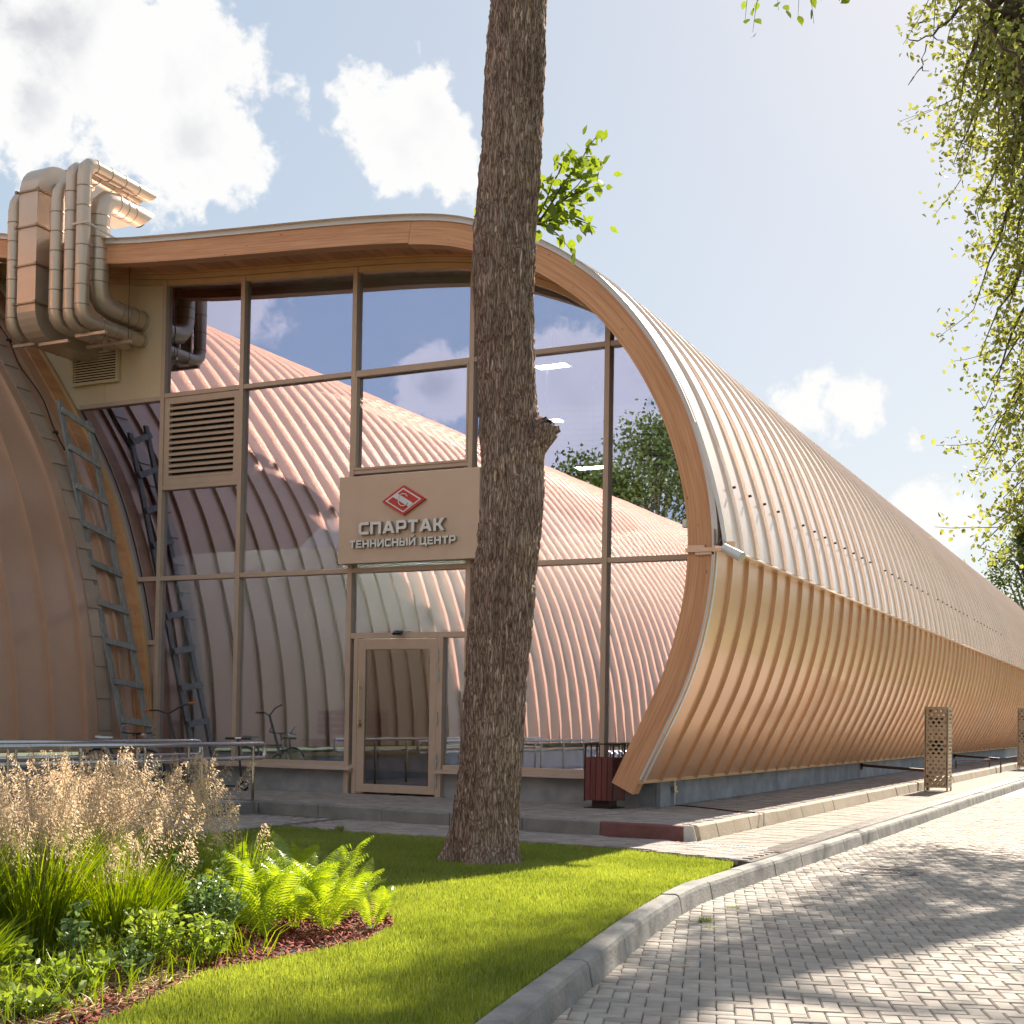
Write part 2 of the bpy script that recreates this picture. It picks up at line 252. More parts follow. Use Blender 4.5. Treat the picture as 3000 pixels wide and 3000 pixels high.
glassmat('mirror_glass', .62, (.70, .73, .66), (.74, .75, 1.0), wave=.0022)
glassmat('door_glass', .30, (.30, .26, .23), (.95, .9, .95), wave=.0022)
m, nt, b = newmat('lamp_glow'); b.inputs['Emission Color'].default_value = (1, .95, .88, 1); b.inputs['Emission Strength'].default_value = 48

# ------------------------------------------------------------------ mesh helpers
class MB:
    def __init__(s): s.v = []; s.f = []
    def add(s, vs, fs):
        o = len(s.v); s.v += [tuple(v) for v in vs]; s.f += [tuple(i+o for i in f) for f in fs]; return s
    def box(s, x0, x1, y0, y1, z0, z1):
        return s.add([(x0, y0, z0), (x1, y0, z0), (x1, y1, z0), (x0, y1, z0), (x0, y0, z1), (x1, y0, z1), (x1, y1, z1), (x0, y1, z1)],
                     [(0, 3, 2, 1), (4, 5, 6, 7), (0, 1, 5, 4), (1, 2, 6, 5), (2, 3, 7, 6), (3, 0, 4, 7)])
    def bar(s, a, b, w, h, upv=(0, 0, 1)):
        a, b = Vector(a), Vector(b); d = (b-a).normalized(); u = Vector(upv); sd = d.cross(u)
        if sd.length < 1e-4: sd = d.cross(Vector((1, 0, 0)))
        sd.normalize(); u = sd.cross(d).normalized(); vs = []
        for p in (a, b):
            for i, j in ((-1, -1), (1, -1), (1, 1), (-1, 1)): vs.append(p+sd*(i*w/2)+u*(j*h/2))
        return s.add(vs, [(0, 1, 2, 3), (7, 6, 5, 4), (0, 4, 5, 1), (1, 5, 6, 2), (2, 6, 7, 3), (3, 7, 4, 0)])
    def tube(s, pts, r, seg=10, cap=True, closed=False):
        pts = [Vector(p) for p in pts]; n = len(pts); rs = r if isinstance(r, (list, tuple)) else [r]*n
        t0 = (pts[1]-pts[0]).normalized(); ref = Vector((0, 0, 1)) if abs(t0.z) < .9 else Vector((1, 0, 0)); u = t0.cross(ref).normalized(); vs = []
        for i, p in enumerate(pts):
            if closed: t = (pts[(i+1) % n]-pts[i-1]).normalized()
            elif i == 0: t = t0
            elif i == n-1: t = (pts[i]-pts[i-1]).normalized()
            else: t = ((pts[i+1]-pts[i]).normalized()+(pts[i]-pts[i-1]).normalized()).normalized()
            u = (u-t*u.dot(t)).normalized(); w = t.cross(u)
            for k in range(seg):
                a = 2*PI*k/seg; vs.append(p+(u*math.cos(a)+w*math.sin(a))*rs[i])
        fs = []
        for i in range(n if closed else n-1):
            j = (i+1) % n
            for k in range(seg):
                k2 = (k+1) % seg; fs.append((i*seg+k, i*seg+k2, j*seg+k2, j*seg+k))
        if cap and not closed: fs += [tuple(range(seg-1, -1, -1)), tuple((n-1)*seg+k for k in range(seg))]
        return s.add(vs, fs)
    def prism(s, poly, d):
        """polygon (3d points) extruded by vector d"""
        n = len(poly); d = Vector(d); vs = [Vector(p) for p in poly]+[Vector(p)+d for p in poly]
        return s.add(vs, [tuple(range(n-1, -1, -1)), tuple(range(n, 2*n))]+[(i, (i+1) % n, n+(i+1) % n, n+i) for i in range(n)])
    def rings(s, rings, closed=True, caps=True):
        n = len(rings[0]); vs = [p for r in rings for p in r]; fs = []
        for i in range(len(rings)-1):
            for k in range(n if closed else n-1):
                k2 = (k+1) % n; fs.append((i*n+k, i*n+k2, (i+1)*n+k2, (i+1)*n+k))
        if caps and closed: fs += [tuple(range(n-1, -1, -1)), tuple((len(rings)-1)*n+k for k in range(n))]
        return s.add(vs, fs)
    def mesh(s, name, mat, smooth=False):
        me = bpy.data.meshes.new(name); me.from_pydata(s.v, [], s.f); me.update()
        if mat: me.materials.append(M[mat])
        if smooth:
            me.polygons.foreach_set('use_smooth', [True]*len(me.polygons))
        return me
    def build(s, name, mat, parent=None, smooth=False, bevel=0, world=True, angle=None):
        me = s.mesh(name, mat, smooth)
        bm = bmesh.new(); bm.from_mesh(me); bmesh.ops.recalc_face_normals(bm, faces=bm.faces); bm.to_mesh(me); bm.free()
        if smooth and angle: me.set_sharp_from_angle(angle=R(angle))
        return link(me, name, parent, world, bevel)
def link(me, name, parent=None, world=True, bevel=0, loc=None, rot=None):
    o = bpy.data.objects.new(name, me); COL.objects.link(o)
    if parent is not None:
        o.parent = parent
        if world and parent.type == 'EMPTY': o.matrix_parent_inverse = Matrix.Translation(-parent.location)
    if loc is not None: o.location = loc
    if rot is not None: o.rotation_euler = rot
    if bevel:
        b = o.modifiers.new('bevel', 'BEVEL'); b.width = bevel; b.segments = 2; b.limit_method = 'ANGLE'; b.angle_limit = R(40)
    return o
def tag(o, label=None, cat=None, group=None, kind=None):
    for k, v in (('label', label), ('category', cat), ('group', group), ('kind', kind)):
        if v: o[k] = v
    return o
def thing(name, label, cat, loc=(0, 0, 0), rotz=0, group=None):
    o = bpy.data.objects.new(name, None); COL.objects.link(o); o.location = loc; o.rotation_euler = (0, 0, rotz); o.empty_display_size = .2
    return tag(o, label, cat, group)
def struct(name, bm, mat, label=None, smooth=False):
    return tag(bm.build(name, mat, smooth=smooth), label, None, None, 'structure')
def npmesh(name, verts, faces, mat, smooth=False):
    """verts (n,3), faces (m,k) numpy arrays -> mesh"""
    me = bpy.data.meshes.new(name); verts = np.asarray(verts, np.float32); faces = np.asarray(faces, np.int32); k = faces.shape[1]
    me.vertices.add(len(verts)); me.vertices.foreach_set('co', verts.ravel())
    me.loops.add(faces.size); me.loops.foreach_set('vertex_index', faces.ravel())
    me.polygons.add(len(faces)); me.polygons.foreach_set('loop_start', np.arange(0, faces.size, k, dtype=np.int32)); 
    me.update(calc_edges=True); me.validate()
    if smooth: me.polygons.foreach_set('use_smooth', np.ones(len(faces), bool))
    me.materials.append(M[mat]); return me
def catmull(P, step):
    P = [np.array(p, float) for p in P]; out = []
    for i in range(len(P)-1):
        p0 = P[i-1] if i else 2*P[0]-P[1]; p1, p2 = P[i], P[i+1]; p3 = P[i+2] if i+2 < len(P) else 2*P[-1]-P[-2]
        n = max(1, int(round(np.linalg.norm(p2-p1)/step)))
        for k in range(n):
            t = k/n; out.append(.5*((2*p1)+(-p0+p2)*t+(2*p0-5*p1+4*p2-p3)*t*t+(-p0+3*p1-3*p2+p3)*t**3))
    out.append(P[-1]); return np.array(out)
def smooth_line(A, it=3):
    A = A.copy()
    for _ in range(it): A[1:-1] = .25*A[:-2]+.5*A[1:-1]+.25*A[2:]
    return A
def normals2(A):
    t = np.gradient(A, axis=0); t /= np.linalg.norm(t, axis=1)[:, None]; return np.stack([-t[:, 1], t[:, 0]], 1)
def inpoly(x, y, poly):
    inside = np.zeros(len(x), bool); n = len(poly)
    for i in range(n):
        x1, y1 = poly[i]; x2, y2 = poly[(i+1) % n]
        c = ((y1 > y) != (y2 > y)) & (x < (x2-x1)*(y-y1)/((y2-y1) or 1e-9)+x1); inside ^= c
    return inside

# ------------------------------------------------------------------ ground, road, pavements, kerbs
ROADZ, PAVZ, LAWNZ = -.31, -.15, -.20
struct('ground', MB().add([(-400, -400, -.42), (400, -400, -.42), (400, 400, -.42), (-400, 400, -.42)], [(0, 1, 2, 3)]), 'far_ground')
KP = catmull([(-3.34, 60), (-3.34, 20), (-3.34, 5), (-3.34, -3), (-3.34, -5.9), (-3.29, -6.8), (-3.17, -7.7), (-3.04, -8.5), (-2.87, -9.4), (-2.71, -10.25), (-2.53, -11.2), (-2.28, -12.4), (-1.93, -13.8), (-1.4, -15.8), (-.8, -18)], .12)
road = struct('road', MB().add([(-3.6, -40, ROADZ-.022), (1.0, -40, ROADZ-.022), (1.0, 80, ROADZ-.022), (-3.6, 80, ROADZ-.022)], [(0, 1, 2, 3)]), 'joint_sand')
struct('verge', MB().box(1.2, 7, -40, 140, -.5, -.2), 'verge_grass')
struct('park_ground', MB().box(7, 70, -40, 140, -.5, -.205), 'far_ground')
# herringbone pavers
BW, BL, BHT = .087, .174, .05
def paver_geo(lx, ly, g=.004, c=.007):
    x0, x1, y0, y1 = g/2, lx-g/2, g/2, ly-g/2
    v = [(x0, y0, -BHT), (x1, y0, -BHT), (x1, y1, -BHT), (x0, y1, -BHT), (x0, y0, -c), (x1, y0, -c), (x1, y1, -c), (x0, y1, -c), (x0+c, y0+c, 0), (x1-c, y0+c, 0), (x1-c, y1-c, 0), (x0+c, y1-c, 0)]
    f = [(0, 1, 5, 4), (1, 2, 6, 5), (2, 3, 7, 6), (3, 0, 4, 7), (4, 5, 9, 8), (5, 6, 10, 9), (6, 7, 11, 10), (7, 4, 8, 11), (8, 9, 10, 11)]
    return np.array(v), f
PA = R(18); ca, sa = math.cos(PA), math.sin(PA)
gh, gf_ = paver_geo(BL, BW); gv, _ = paver_geo(BW, BL)
kx = KP[::-1]
def kerb_x(y): return np.interp(y, kx[:, 1], kx[:, 0])
plist = []
for i in range(-190, 230):
    for j in range(-300, 190):
        k = (i+j) % 4
        if k not in (0, 2): continue
        lx, ly = i*BW, j*BW; X = ca*lx-sa*ly-2; Y = sa*lx+ca*ly-2
        if Y < -13.2 or Y > 13 or X > .95 or X < kerb_x(Y)-.12: continue
        # view cone only
        ax = math.atan2(X, Y+16.5)
        if ax < R(-47) or ax > R(6): continue
        if (X+2.6)**2+(Y+3.27)**2 < .36**2: continue
        plist.append((math.hypot(X, Y+16.5), X, Y, k))
plist.sort()
mh = None
hm = MB().add(gh.tolist(), gf_).mesh('paver', 'paver_grey'); vm = MB().add(gv.tolist(), gf_).mesh('paver', 'paver_grey')
vis = [p for p in plist if p[0] > 6.2]; npav = 0
near = []; rest = []
for p in plist:
    ax = math.atan2(p[1], p[2]+16.5)
    (near if (p[0] > 6.35 and R(-17.5) < ax < R(-5.2) and len(near) < 300) else rest).append(p)
for d, X, Y, k in near:
    link(hm if k == 0 else vm, 'paver', road, loc=(X, Y, ROADZ+random.uniform(-.003, .002)), rot=(random.uniform(-.008, .008), random.uniform(-.008, .008), PA+random.uniform(-.012, .012)))
rv, rf = [], []
for d, X, Y, k in rest:
    g = gh if k == 0 else gv; o = len(rv); z = ROADZ+random.uniform(-.003, .002); tx, ty = random.uniform(-.01, .01), random.uniform(-.01, .01)
    rv += [(X+ca*x-sa*y, Y+sa*x+ca*y, z+q+tx*x+ty*y) for x, y, q in g.tolist()]; rf += [tuple(i+o for i in f) for f in gf_]
o = link(npmesh('paver_field', rv, rf, 'paver_field'), 'paver_field', road); o['kind'] = 'stuff'
# far road surface (pieces too far to tell apart) and outside the cone
struct('road_surface', MB().add([(-3.3, 12.9, ROADZ-.004), (.98, 12.9, ROADZ-.004), (.98, 78, ROADZ-.004), (-3.3, 78, ROADZ-.004)], [(0, 1, 2, 3)]), 'road_far')
# manhole
mhn = thing('manhole_cover', 'round rusty cast iron manhole cover in the block paving', 'manhole cover', (-2.60, -3.27, ROADZ))
def disc(r0, r1, z0, z1, n=40): 
    return [[(r0*math.cos(2*PI*k/n), r0*math.sin(2*PI*k/n), z0) for k in range(n)], [(r1*math.cos(2*PI*k/n), r1*math.sin(2*PI*k/n), z1) for k in range(n)]]
MB().rings(disc(.35, .35, -.05, .004)+disc(.30, .30, .004, -.006), caps=False).build('rim', 'kerb_concrete', mhn, world=False)
lid = MB().rings(disc(.292, .292, -.05, .002)+disc(.002, .002, .002, .002)[:1], caps=False).build('lid', 'cast_iron', mhn, world=False)
for r in (.25, .20, .15, .10): MB().rings(disc(r, r-.004, .002, .009)+disc(r-.016, r-.02, .009, .002), caps=False).build('lid_ring', 'cast_iron', lid, world=False)
mk = MB()
for k in range(8): mk.bar((.03*math.cos(k*PI/4), .03*math.sin(k*PI/4), .004), (.075*math.cos(k*PI/4), .075*math.sin(k*PI/4), .004), .012, .01)
mk.build('lid_mark', 'cast_iron', lid, world=False)

# kerbs: stones along a path
def kerb_stones(parent, path, sec, length, mat, gap=.006, closed_end=None, mats=None):
    A = np.asarray(path, float); seg = np.linalg.norm(np.diff(A, axis=0), axis=1); s = np.concatenate([[0], np.cumsum(seg)]); tot = s[-1]; out = []
    nrm = None; i = 0; pos = 0.
    while pos < tot-.15:
        e = min(pos+length, tot); ss = np.linspace(pos+gap/2, e-gap/2, 4); dz = random.uniform(-.004, .004); du = random.uniform(-.004, .004)
        px = np.interp(ss, s, A[:, 0]); py = np.interp(ss, s, A[:, 1]); t = np.stack([np.gradient(px), np.gradient(py)], 1); t /= np.linalg.norm(t, axis=1)[:, None]
        rg = [[(px[q]+(u+du)*t[q, 1], py[q]-(u+du)*t[q, 0], z+dz) for u, z in sec] for q in range(4)]
        o = MB().rings(rg).build('kerb_stone', mats[i] if mats and i < len(mats) and mats[i] else mat, parent, bevel=.006); out.append(o); pos = e; i += 1
    return out
# path travels so that the outward side (road) is on the right hand of travel = +u
roadkerb = struct('road_kerb', MB().add([(-3.5, 60, -.40), (-3.36, 60, -.40), (-3.36, -5, -.40), (-3.5, -5, -.40)], [(0, 1, 2, 3)]), 'joint_sand')
secR = [(-.145, -.45), (-.145, -.178), (-.130, -.168), (-.03, -.166), (-.008, -.176), (.004, -.20), (.028, -.33), (.028, -.45)]
secR = [(-u, z) for u, z in secR][::-1]
up_ = KP[KP[:, 1] < 40]
kerb_stones(roadkerb, up_, secR, .96, 'kerb_concrete')
# upper platform in front of / beside the hall
plat = struct('platform', MB().prism([(-14.45, 1, -.4), (-14.45, -2.0, -.4), (-10.62, -2.22, -.4), (-4.68, -2.78, -.4), (-4.68, 60, -.4), (-6.0, 60, -.4), (-6.0, 1, -.4)], (0, 0, .38)), 'joint_sand')
secU = [(-.10, -.35), (-.10, -.002), (-.02, 0), (0, -.015), (.012, -.35)]; secU = [(-u, z) for u, z in secU]
sidek = struct('platform_kerb', MB().add([(-4.66, 58, -.3), (-4.55, 58, -.3), (-4.55, -2.7, -.3), (-4.66, -2.7, -.3)], [(0, 1, 2, 3)]), 'joint_sand')
secC = [(.11, -.35), (.11, .006), (.03, .008), (.008, -.006), (-.035, -.17), (-.035, -.35)]
kerb_stones(sidek, [(-4.55, y) for y in np.arange(-2.92, 45, .12)][::-1], [(u, z) for u, z in secC], .62, 'kerb_cream')
frontk = struct('entrance_kerb', MB().add([(-10.6, -2.2, -.3), (-4.7, -2.72, -.3), (-4.7, -2.8, -.3), (-10.6, -2.3, -.3)], [(0, 1, 2, 3)]), 'joint_sand')
fk = [(-4.68+(-10.68+4.68)*t, -2.90+(-2.30+2.90)*t) for t in np.linspace(0, 1, 30)]
secF = [(.0, -.35), (.0, -.018), (.012, -.004), (.10, -.002), (.10, -.35)]
kerb_stones(frontk, fk, secF, 1.0, 'kerb_dark', mats=['kerb_red'])
MB().rings([[(-4.675, -2.93, z) for z in ()] or [(x, y, z) for x, z in ((-4.66, -.3), (-4.66, .009), (-4.58, .011), (-4.555, 0), (-4.51, -.17), (-4.51, -.3))] for y in (-2.945, -2.925)]).build('kerb_stone', 'kerb_white', sidek, bevel=.004)
# bricks on platform
def brick_area(parent, name, x0, x1, y0, y1, lx, ly, z, mat, test=None, stag=True, maxobj=0, g=.006, dirx=True):
    gg, ff = paver_geo(lx, ly, g, .004); vs, fs = [], []; n = 0; me = MB().add(gg.tolist(), ff).mesh(name, mat)
    jy = int((y1-y0)/ly); ix = int((x1-x0)/lx)+2
    for j in range(jy):
        for i in range(-1, ix):
            X = x0+i*lx+((lx/2 if (j % 2 and stag and dirx) else 0)); Y = y0+j*ly+((ly/2 if (i % 2 and stag and not dirx) else 0))
            if X < x0-.001 or X+lx > x1+.001 or (test and not test(X+lx/2, Y+ly/2)): continue
            zz = z+random.uniform(-.0025, .0025)
            if maxobj and n < maxobj:
                link(me, name, parent, loc=(X, Y, zz), rot=(0, 0, random.uniform(-.006, .006))); n += 1
            else:
                o = len(vs); vs += [(X+a, Y+b, zz+c) for a, b, c in gg.tolist()]; fs += [tuple(q+o for q in f) for f in ff]
    if vs:
        o = link(npmesh(name, vs, fs, mat), name+'_field', parent); o['kind'] = 'stuff'
brick_area(plat, 'paving_brick', -6.02, -4.665, -2.75, 30, .27, .09, 0.0, 'brick_pave', lambda x, y: True, dirx=True)
brick_area(plat, 'paving_brick', -14.3, -6.02, -2.85, -.05, .18, .09, 0.0, 'brick_pave', lambda x, y: y > -2.14-(x+10.62)*.0965 and y > -2.6-(x+4.68)*-.09-.02 if x > -10.6 else y > -2.0)
# lower pavement
lowp = struct('pavement', MB().prism([(-10.62, -2.1, -.4), (-4.6, -2.6, -.4), (-4.6, 60, -.4), (-3.46, 60, -.4), (-3.46, -4.55, -.4), (-4.9, -4.02, -.4), (-9.2, -3.75, -.4), (-9.2, -16, -.4), (-10.6, -16, -.4)], (0, 0, .238)), 'joint_sand')
gsl, fsl = paver_geo(.36, .19, .006, .004); slabm = MB().add(gsl.tolist(), fsl).mesh('paving_slab', 'slab_pave')
ns = 0; svs, sfs = [], []
for j in range(0, 160):
    y = -3.12+j*.19
    for i in range(4):
        x = -4.50+i*.28-(.14 if j % 2 else 0)
        w = .28; xa = max(x, -4.505); xb = min(x+w, -3.685)
        if xb-xa < .05: continue
        if ns < 240:
            o = link(slabm, 'paving_slab', lowp, loc=(xa, y, PAVZ+random.uniform(-.003, .002)), rot=(0, 0, random.uniform(-.005, .005))); o.scale = ((xb-xa)/.36, 1, 1); ns += 1
        else:
            q = len(svs); svs += [(xa+a*(xb-xa)/.36, y+b_, PAVZ+c) for a, b_, c in gsl.tolist()]; sfs += [tuple(t+q for t in f) for f in fsl]
o = link(npmesh('paving_slab', svs, sfs, 'slab_pave'), 'paving_slab_field', lowp); o['kind'] = 'stuff'
LAWN = [(-9.18, -3.72), (-8.2, -3.98), (-6.1, -3.96), (-4.95, -4.02), (-3.62, -4.58), (-3.5, -5.2)] + [(float(x)-.15, float(y)) for x, y in KP if -17.9 < y < -5.3] + [(-9.18, -17.9)]
BED = [(-3.75, -12.9), (-4.05, -11.9), (-4.28, -11.2), (-4.18, -10.6), (-4.12, -10.0), (-4.28, -9.4), (-4.75, -8.75), (-5.5, -8.15), (-6.6, -7.6), (-8.0, -7.3), (-9.1, -7.3), (-9.1, -13.6), (-4.1, -13.6)]
brick_area(lowp, 'paving_brick', -9.1, -3.48, -4.5, -2.6, .18, .09, PAVZ, 'brick_pave', lambda x, y: y > (-4.5 if x > -3.7 else np.interp(x, [-9.2, -8.2, -6.1, -4.95, -3.62], [-3.7, -3.95, -3.93, -3.98, -4.5])) and y < (-2.95+.0 if x > -4.6 else -2.42-(x+10.68)*.0995) and y < -3.22 + (9 if x < -4.45 else 0))
brick_area(lowp, 'paving_brick', -10.58, -9.32, -13, -2.6, .09, .27, PAVZ, 'brick_pave', lambda x, y: y < -2.42-(x+10.68)*.0995, dirx=False)
MB().box(-9.30, -9.2, -13, -3.75, -.4, -.145).build('edging_stone', 'kerb_concrete', lowp, bevel=.008)
# drains
dr = thing('drain_channel', 'long steel drain channel beside the pale paving slabs', 'drain', (-3.57, -3.3, PAVZ))
MB().box(-3.675, -3.655, -3.55, 42, -.3, PAVZ+.002).box(-3.49, -3.47, -3.55, 42, -.3, PAVZ+.002).build('channel_edge', 'grate_steel', dr)
MB().box(-3.655, -3.49, -3.55, 42, -.3, PAVZ-.02).build('channel_bed', 'steel_dull', dr)
for k in range(46):
    g = MB(); y = -3.55+k*.5
    for q in range(12): g.box(-3.65, -3.495, y+.008+q*.04, y+.041+q*.04, PAVZ-.012, PAVZ-.001)
    g.box(-3.655, -3.64, y+.004, y+.496, PAVZ-.014, PAVZ-.002).box(-3.505, -3.49, y+.004, y+.496, PAVZ-.014, PAVZ-.002)
    g.build('grating', 'grate_steel', dr)
dc = thing('drain_grate', 'short drain grate running across the pavement from the white kerb end', 'drain', (-4.1, -3.18, PAVZ))
MB().box(-4.52, -3.68, -3.27, -3.14, -.3, PAVZ-.02).build('channel_bed', 'dark_gap', dc)
g = MB()
for q in range(21): g.box(-4.515+q*.04, -4.49+q*.04, -3.262, -3.148, PAVZ-.015, PAVZ-.001)
g.build('grating', 'steel_dull', dc)

# lawn
struct('lawn', MB().add([(x, y, LAWNZ) for x, y in LAWN], [tuple(range(len(LAWN)))]), 'lawn_soil')
struct('flower_bed', MB().add([(x, y, LAWNZ+.006) for x, y in BED], [tuple(range(len(BED)))]), 'soil')
def blades(n, box, test, hmin, hmax, w, zf, lean=.35, seg=1):
    x = rng.uniform(box[0], box[1], n); y = rng.uniform(box[2], box[3], n); k = test(x, y); x, y = x[k], y[k]; n = len(x)
    h = rng.uniform(hmin, hmax, n); a = rng.uniform(0, 2*PI, n); la = rng.uniform(0, 2*PI, n); ln = h*rng.uniform(.05, lean, n)
    dx, dy = np.cos(a)*w/2, np.sin(a)*w/2; z = zf
    V = np.zeros((n, 5, 3))
    V[:, 0] = np.stack([x-dx, y-dy, np.full(n, z)], 1); V[:, 1] = np.stack([x+dx, y+dy, np.full(n, z)], 1)
    mxx, myy = x+np.cos(la)*ln*.35, y+np.sin(la)*ln*.35
    V[:, 2] = np.stack([mxx+dx*.75, myy+dy*.75, z+h*.6], 1); V[:, 3] = np.stack([mxx-dx*.75, myy-dy*.75, z+h*.6], 1)
    V[:, 4] = np.stack([x+np.cos(la)*ln, y+np.sin(la)*ln, z+h], 1)
    b = np.arange(n)*5
    F = np.concatenate([np.stack([b, b+1, b+2], 1), np.stack([b, b+2, b+3], 1), np.stack([b+3, b+2, b+4], 1)])
    return V.reshape(-1, 3), F
def lawn_test(x, y):
    k = inpoly(x, y, LAWN) & ~inpoly(x, y, BED); ax = np.degrees(np.arctan2(x, y+16.5)); d = np.hypot(x, y+16.5)
    k &= (ax > -49) & (ax < -4) & (d > 4.5) & ((x+5.56)**2+(y+5.75)**2 > .32**2)
    return k
V1, F1 = blades(620000, (-9.2, -2.2, -13.5, -8.2), lawn_test, .022, .055, .0046, LAWNZ)
V2, F2 = blades(330000, (-9.2, -3.0, -8.2, -3.7), lawn_test, .022, .055, .006, LAWNZ)
V3, F3 = blades(15000, (-9.2, -2.2, -13.5, -3.7), lawn_test, .045, .085, .005, LAWNZ, .7)
F = np.concatenate([F1, F2+len(V1), F3+len(V1)+len(V2)]); Vv = np.concatenate([V1, V2, V3])
tag(link(npmesh('lawn_grass', Vv, F, 'grass_green'), 'lawn_grass'), 'short bright green lawn grass between the kerb and the flower bed', 'grass', None, 'stuff')

# ------------------------------------------------------------------ the hall with the arched shell
OUT = smooth_line(catmull([(-18.6, 9.12), (-16.88, 8.71), (-14.72, 8.32), (-13.6, 8.20), (-12.42, 8.11), (-10.43, 7.97), (-9.32, 7.86), (-8.76, 7.77), (-8.31, 7.645), (-7.45, 7.30), (-7.01, 7.04), (-6.57, 6.71), (-6.34, 6.49), (-6.05, 6.16), (-5.8, 5.82), (-5.58, 5.46), (-5.36, 5.03), (-5.19, 4.58), (-5.06, 4.11), (-4.98, 3.63), (-4.955, 3.2), (-4.985, 2.74), (-5.05, 2.33), (-5.155, 1.92), (-5.3, 1.5), (-5.48, 1.12), (-5.66, .76), (-5.85, .37)], .12), 4)
NRM = normals2(OUT); NRM *= np.sign(NRM[len(OUT)//2, 0])   # outward (right / up)
def off(A, d): return A+NRM[:len(A)]*np.asarray(d).reshape(-1, 1) if np.ndim(d) else A+NRM[:len(A)]*d
IE = int(np.argmin(np.abs(OUT[:, 1]-3.2)+(OUT[:, 0] < -5.5)*9))            # eave index
hall = thing('tennis_hall', 'arched hall with glass end wall, timber arch and copper coloured standing seam shell', 'building', (-9, 0, 0))
PW = .685
def panel_mesh(A, N, name, mat, h=.042, rw=.036, sink=.0):
    rings = []
    for (x, z), (nx, nz) in zip(A, N):
        rings.append([(x+nx*o, y, z+nz*o) for y, o in ((0.002, 0), (PW-rw, 0), (PW-rw+.004, h), (PW-.002, h), (PW, -.012))])
    return MB().rings(rings, closed=False, caps=False).mesh(name, mat)
fl = np.clip((5.0-OUT[:IE+1, 1])/1.8, 0, 1); fl = .015+.125*fl*fl*(OUT[:IE+1, 0] > -6.5)
RP = OUT[:IE+1]+NRM[:IE+1]*fl[:, None]
rpm = panel_mesh(RP, NRM[:IE+1], 'roof_panel', 'roof_metal_sunlit')
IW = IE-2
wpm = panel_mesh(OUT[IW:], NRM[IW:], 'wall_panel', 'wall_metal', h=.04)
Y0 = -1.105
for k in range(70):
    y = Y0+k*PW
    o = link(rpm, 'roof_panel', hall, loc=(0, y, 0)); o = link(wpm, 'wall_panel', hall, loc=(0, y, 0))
# clamps (snow guard bolts) on the seams near the eave and mid-slope, each a small cleat
clm = MB().box(-.012, .012, -.02, .02, 0, .035).mesh('seam_cleat', 'chain_dark')
ic = int(np.argmin(np.abs(RP[:, 1]-3.95)+(RP[:, 0] < -5.6)*9))
for k in range(42):
    y = Y0+k*PW+PW-.018; p = RP[ic]+NRM[ic]*.045; a = math.atan2(NRM[ic][0], NRM[ic][1])
    if k % 9 != 4: link(clm, 'seam_cleat', hall, loc=(p[0], y, p[1]), rot=(0, a, 0))
ev = RP[-1]; en = NRM[IE]
MB().prism([(ev[0], -1.09, ev[1]-.004), (ev[0]+.012, -1.09, ev[1]-.012), (ev[0]-.01, -1.09, ev[1]-.03), (OUT[IE][0]-.01, -1.09, ev[1]-.02), (OUT[IE][0]-.01, -1.09, ev[1]+.02)], (0, 48, 0)).build('eave_strip', 'roof_metal_sunlit', hall)
bz = OUT[-1]
MB().prism([(bz[0]+.012, -1.05, bz[1]+.012), (bz[0]+.004, -1.05, bz[1]-.028), (bz[0]-.06, -1.05, bz[1]-.03), (bz[0]-.06, -1.05, bz[1]+.02)], (0, 47.9, 0)).build('drip_strip', 'trim_ochre', hall)
# inner lining of the shell
LI = off(OUT, -.26)
MB().rings([[(p[0], .12, p[1]), (p[0], 9.5, p[1])] for p in LI], closed=False, caps=False).build('inner_lining', 'interior_wall', hall)
# glulam beam: two lengths butted at x=-9.2
EXT = np.vstack([OUT, OUT[-1]+(OUT[-1]-OUT[-2])/np.linalg.norm(OUT[-1]-OUT[-2])*np.array([[.10], [.21]])]); EN = np.vstack([NRM, NRM[-1], NRM[-1]])
js = int(np.argmin(np.abs(OUT[:, 0]+9.25)+np.abs(OUT[:, 1]-7.86)))
def band(A, N, o0, o1, y0, y1):
    return MB().rings([[(a[0]+n[0]*o0, y0, a[1]+n[1]*o0), (a[0]+n[0]*o1, y0, a[1]+n[1]*o1), (a[0]+n[0]*o1, y1, a[1]+n[1]*o1), (a[0]+n[0]*o0, y1, a[1]+n[1]*o0)] for a, n in zip(A, N)])
def beam(A, N, o0, o1, y0, y1, name):
    o = band(A, N, o0, o1, y0, y1).build(name, 'glulam', hall); me = o.data; uv = me.uv_layers.new(name='grain')
    sl_ = np.concatenate([[0], np.cumsum(np.linalg.norm(np.diff(A, axis=0), axis=1))])
    for lp_ in me.loops:
        i_ = lp_.vertex_index; k_ = i_ % 4; uv.data[lp_.index].uv = (sl_[i_//4], (o0 if k_ in (0, 3) else o1)+(.4 if k_ > 1 else 0))
    return o
beam(EXT[:js+1], EN[:js+1], -.055, -.345, -1.0, -.80, 'fascia_beam')
A2 = EXT[js:].copy(); A2[0] += (A2[1]-A2[0])*.06
beam(A2, EN[js:], -.055, -.365, -1.003, -.80, 'arch_beam')
band(OUT[:IE+1], NRM[:IE+1], .022, -.052, -1.03, -.9).build('edge_flashing', 'edge_white', hall)
band(OUT[IE:], NRM[IE:], .012, -.052, -1.03, -.98).build('edge_flashing', 'edge_white', hall)
band(RP[-14:], NRM[IE-13:IE+1], .03, -.02, -1.135, -1.107).build('eave_edge', 'edge_white', hall)
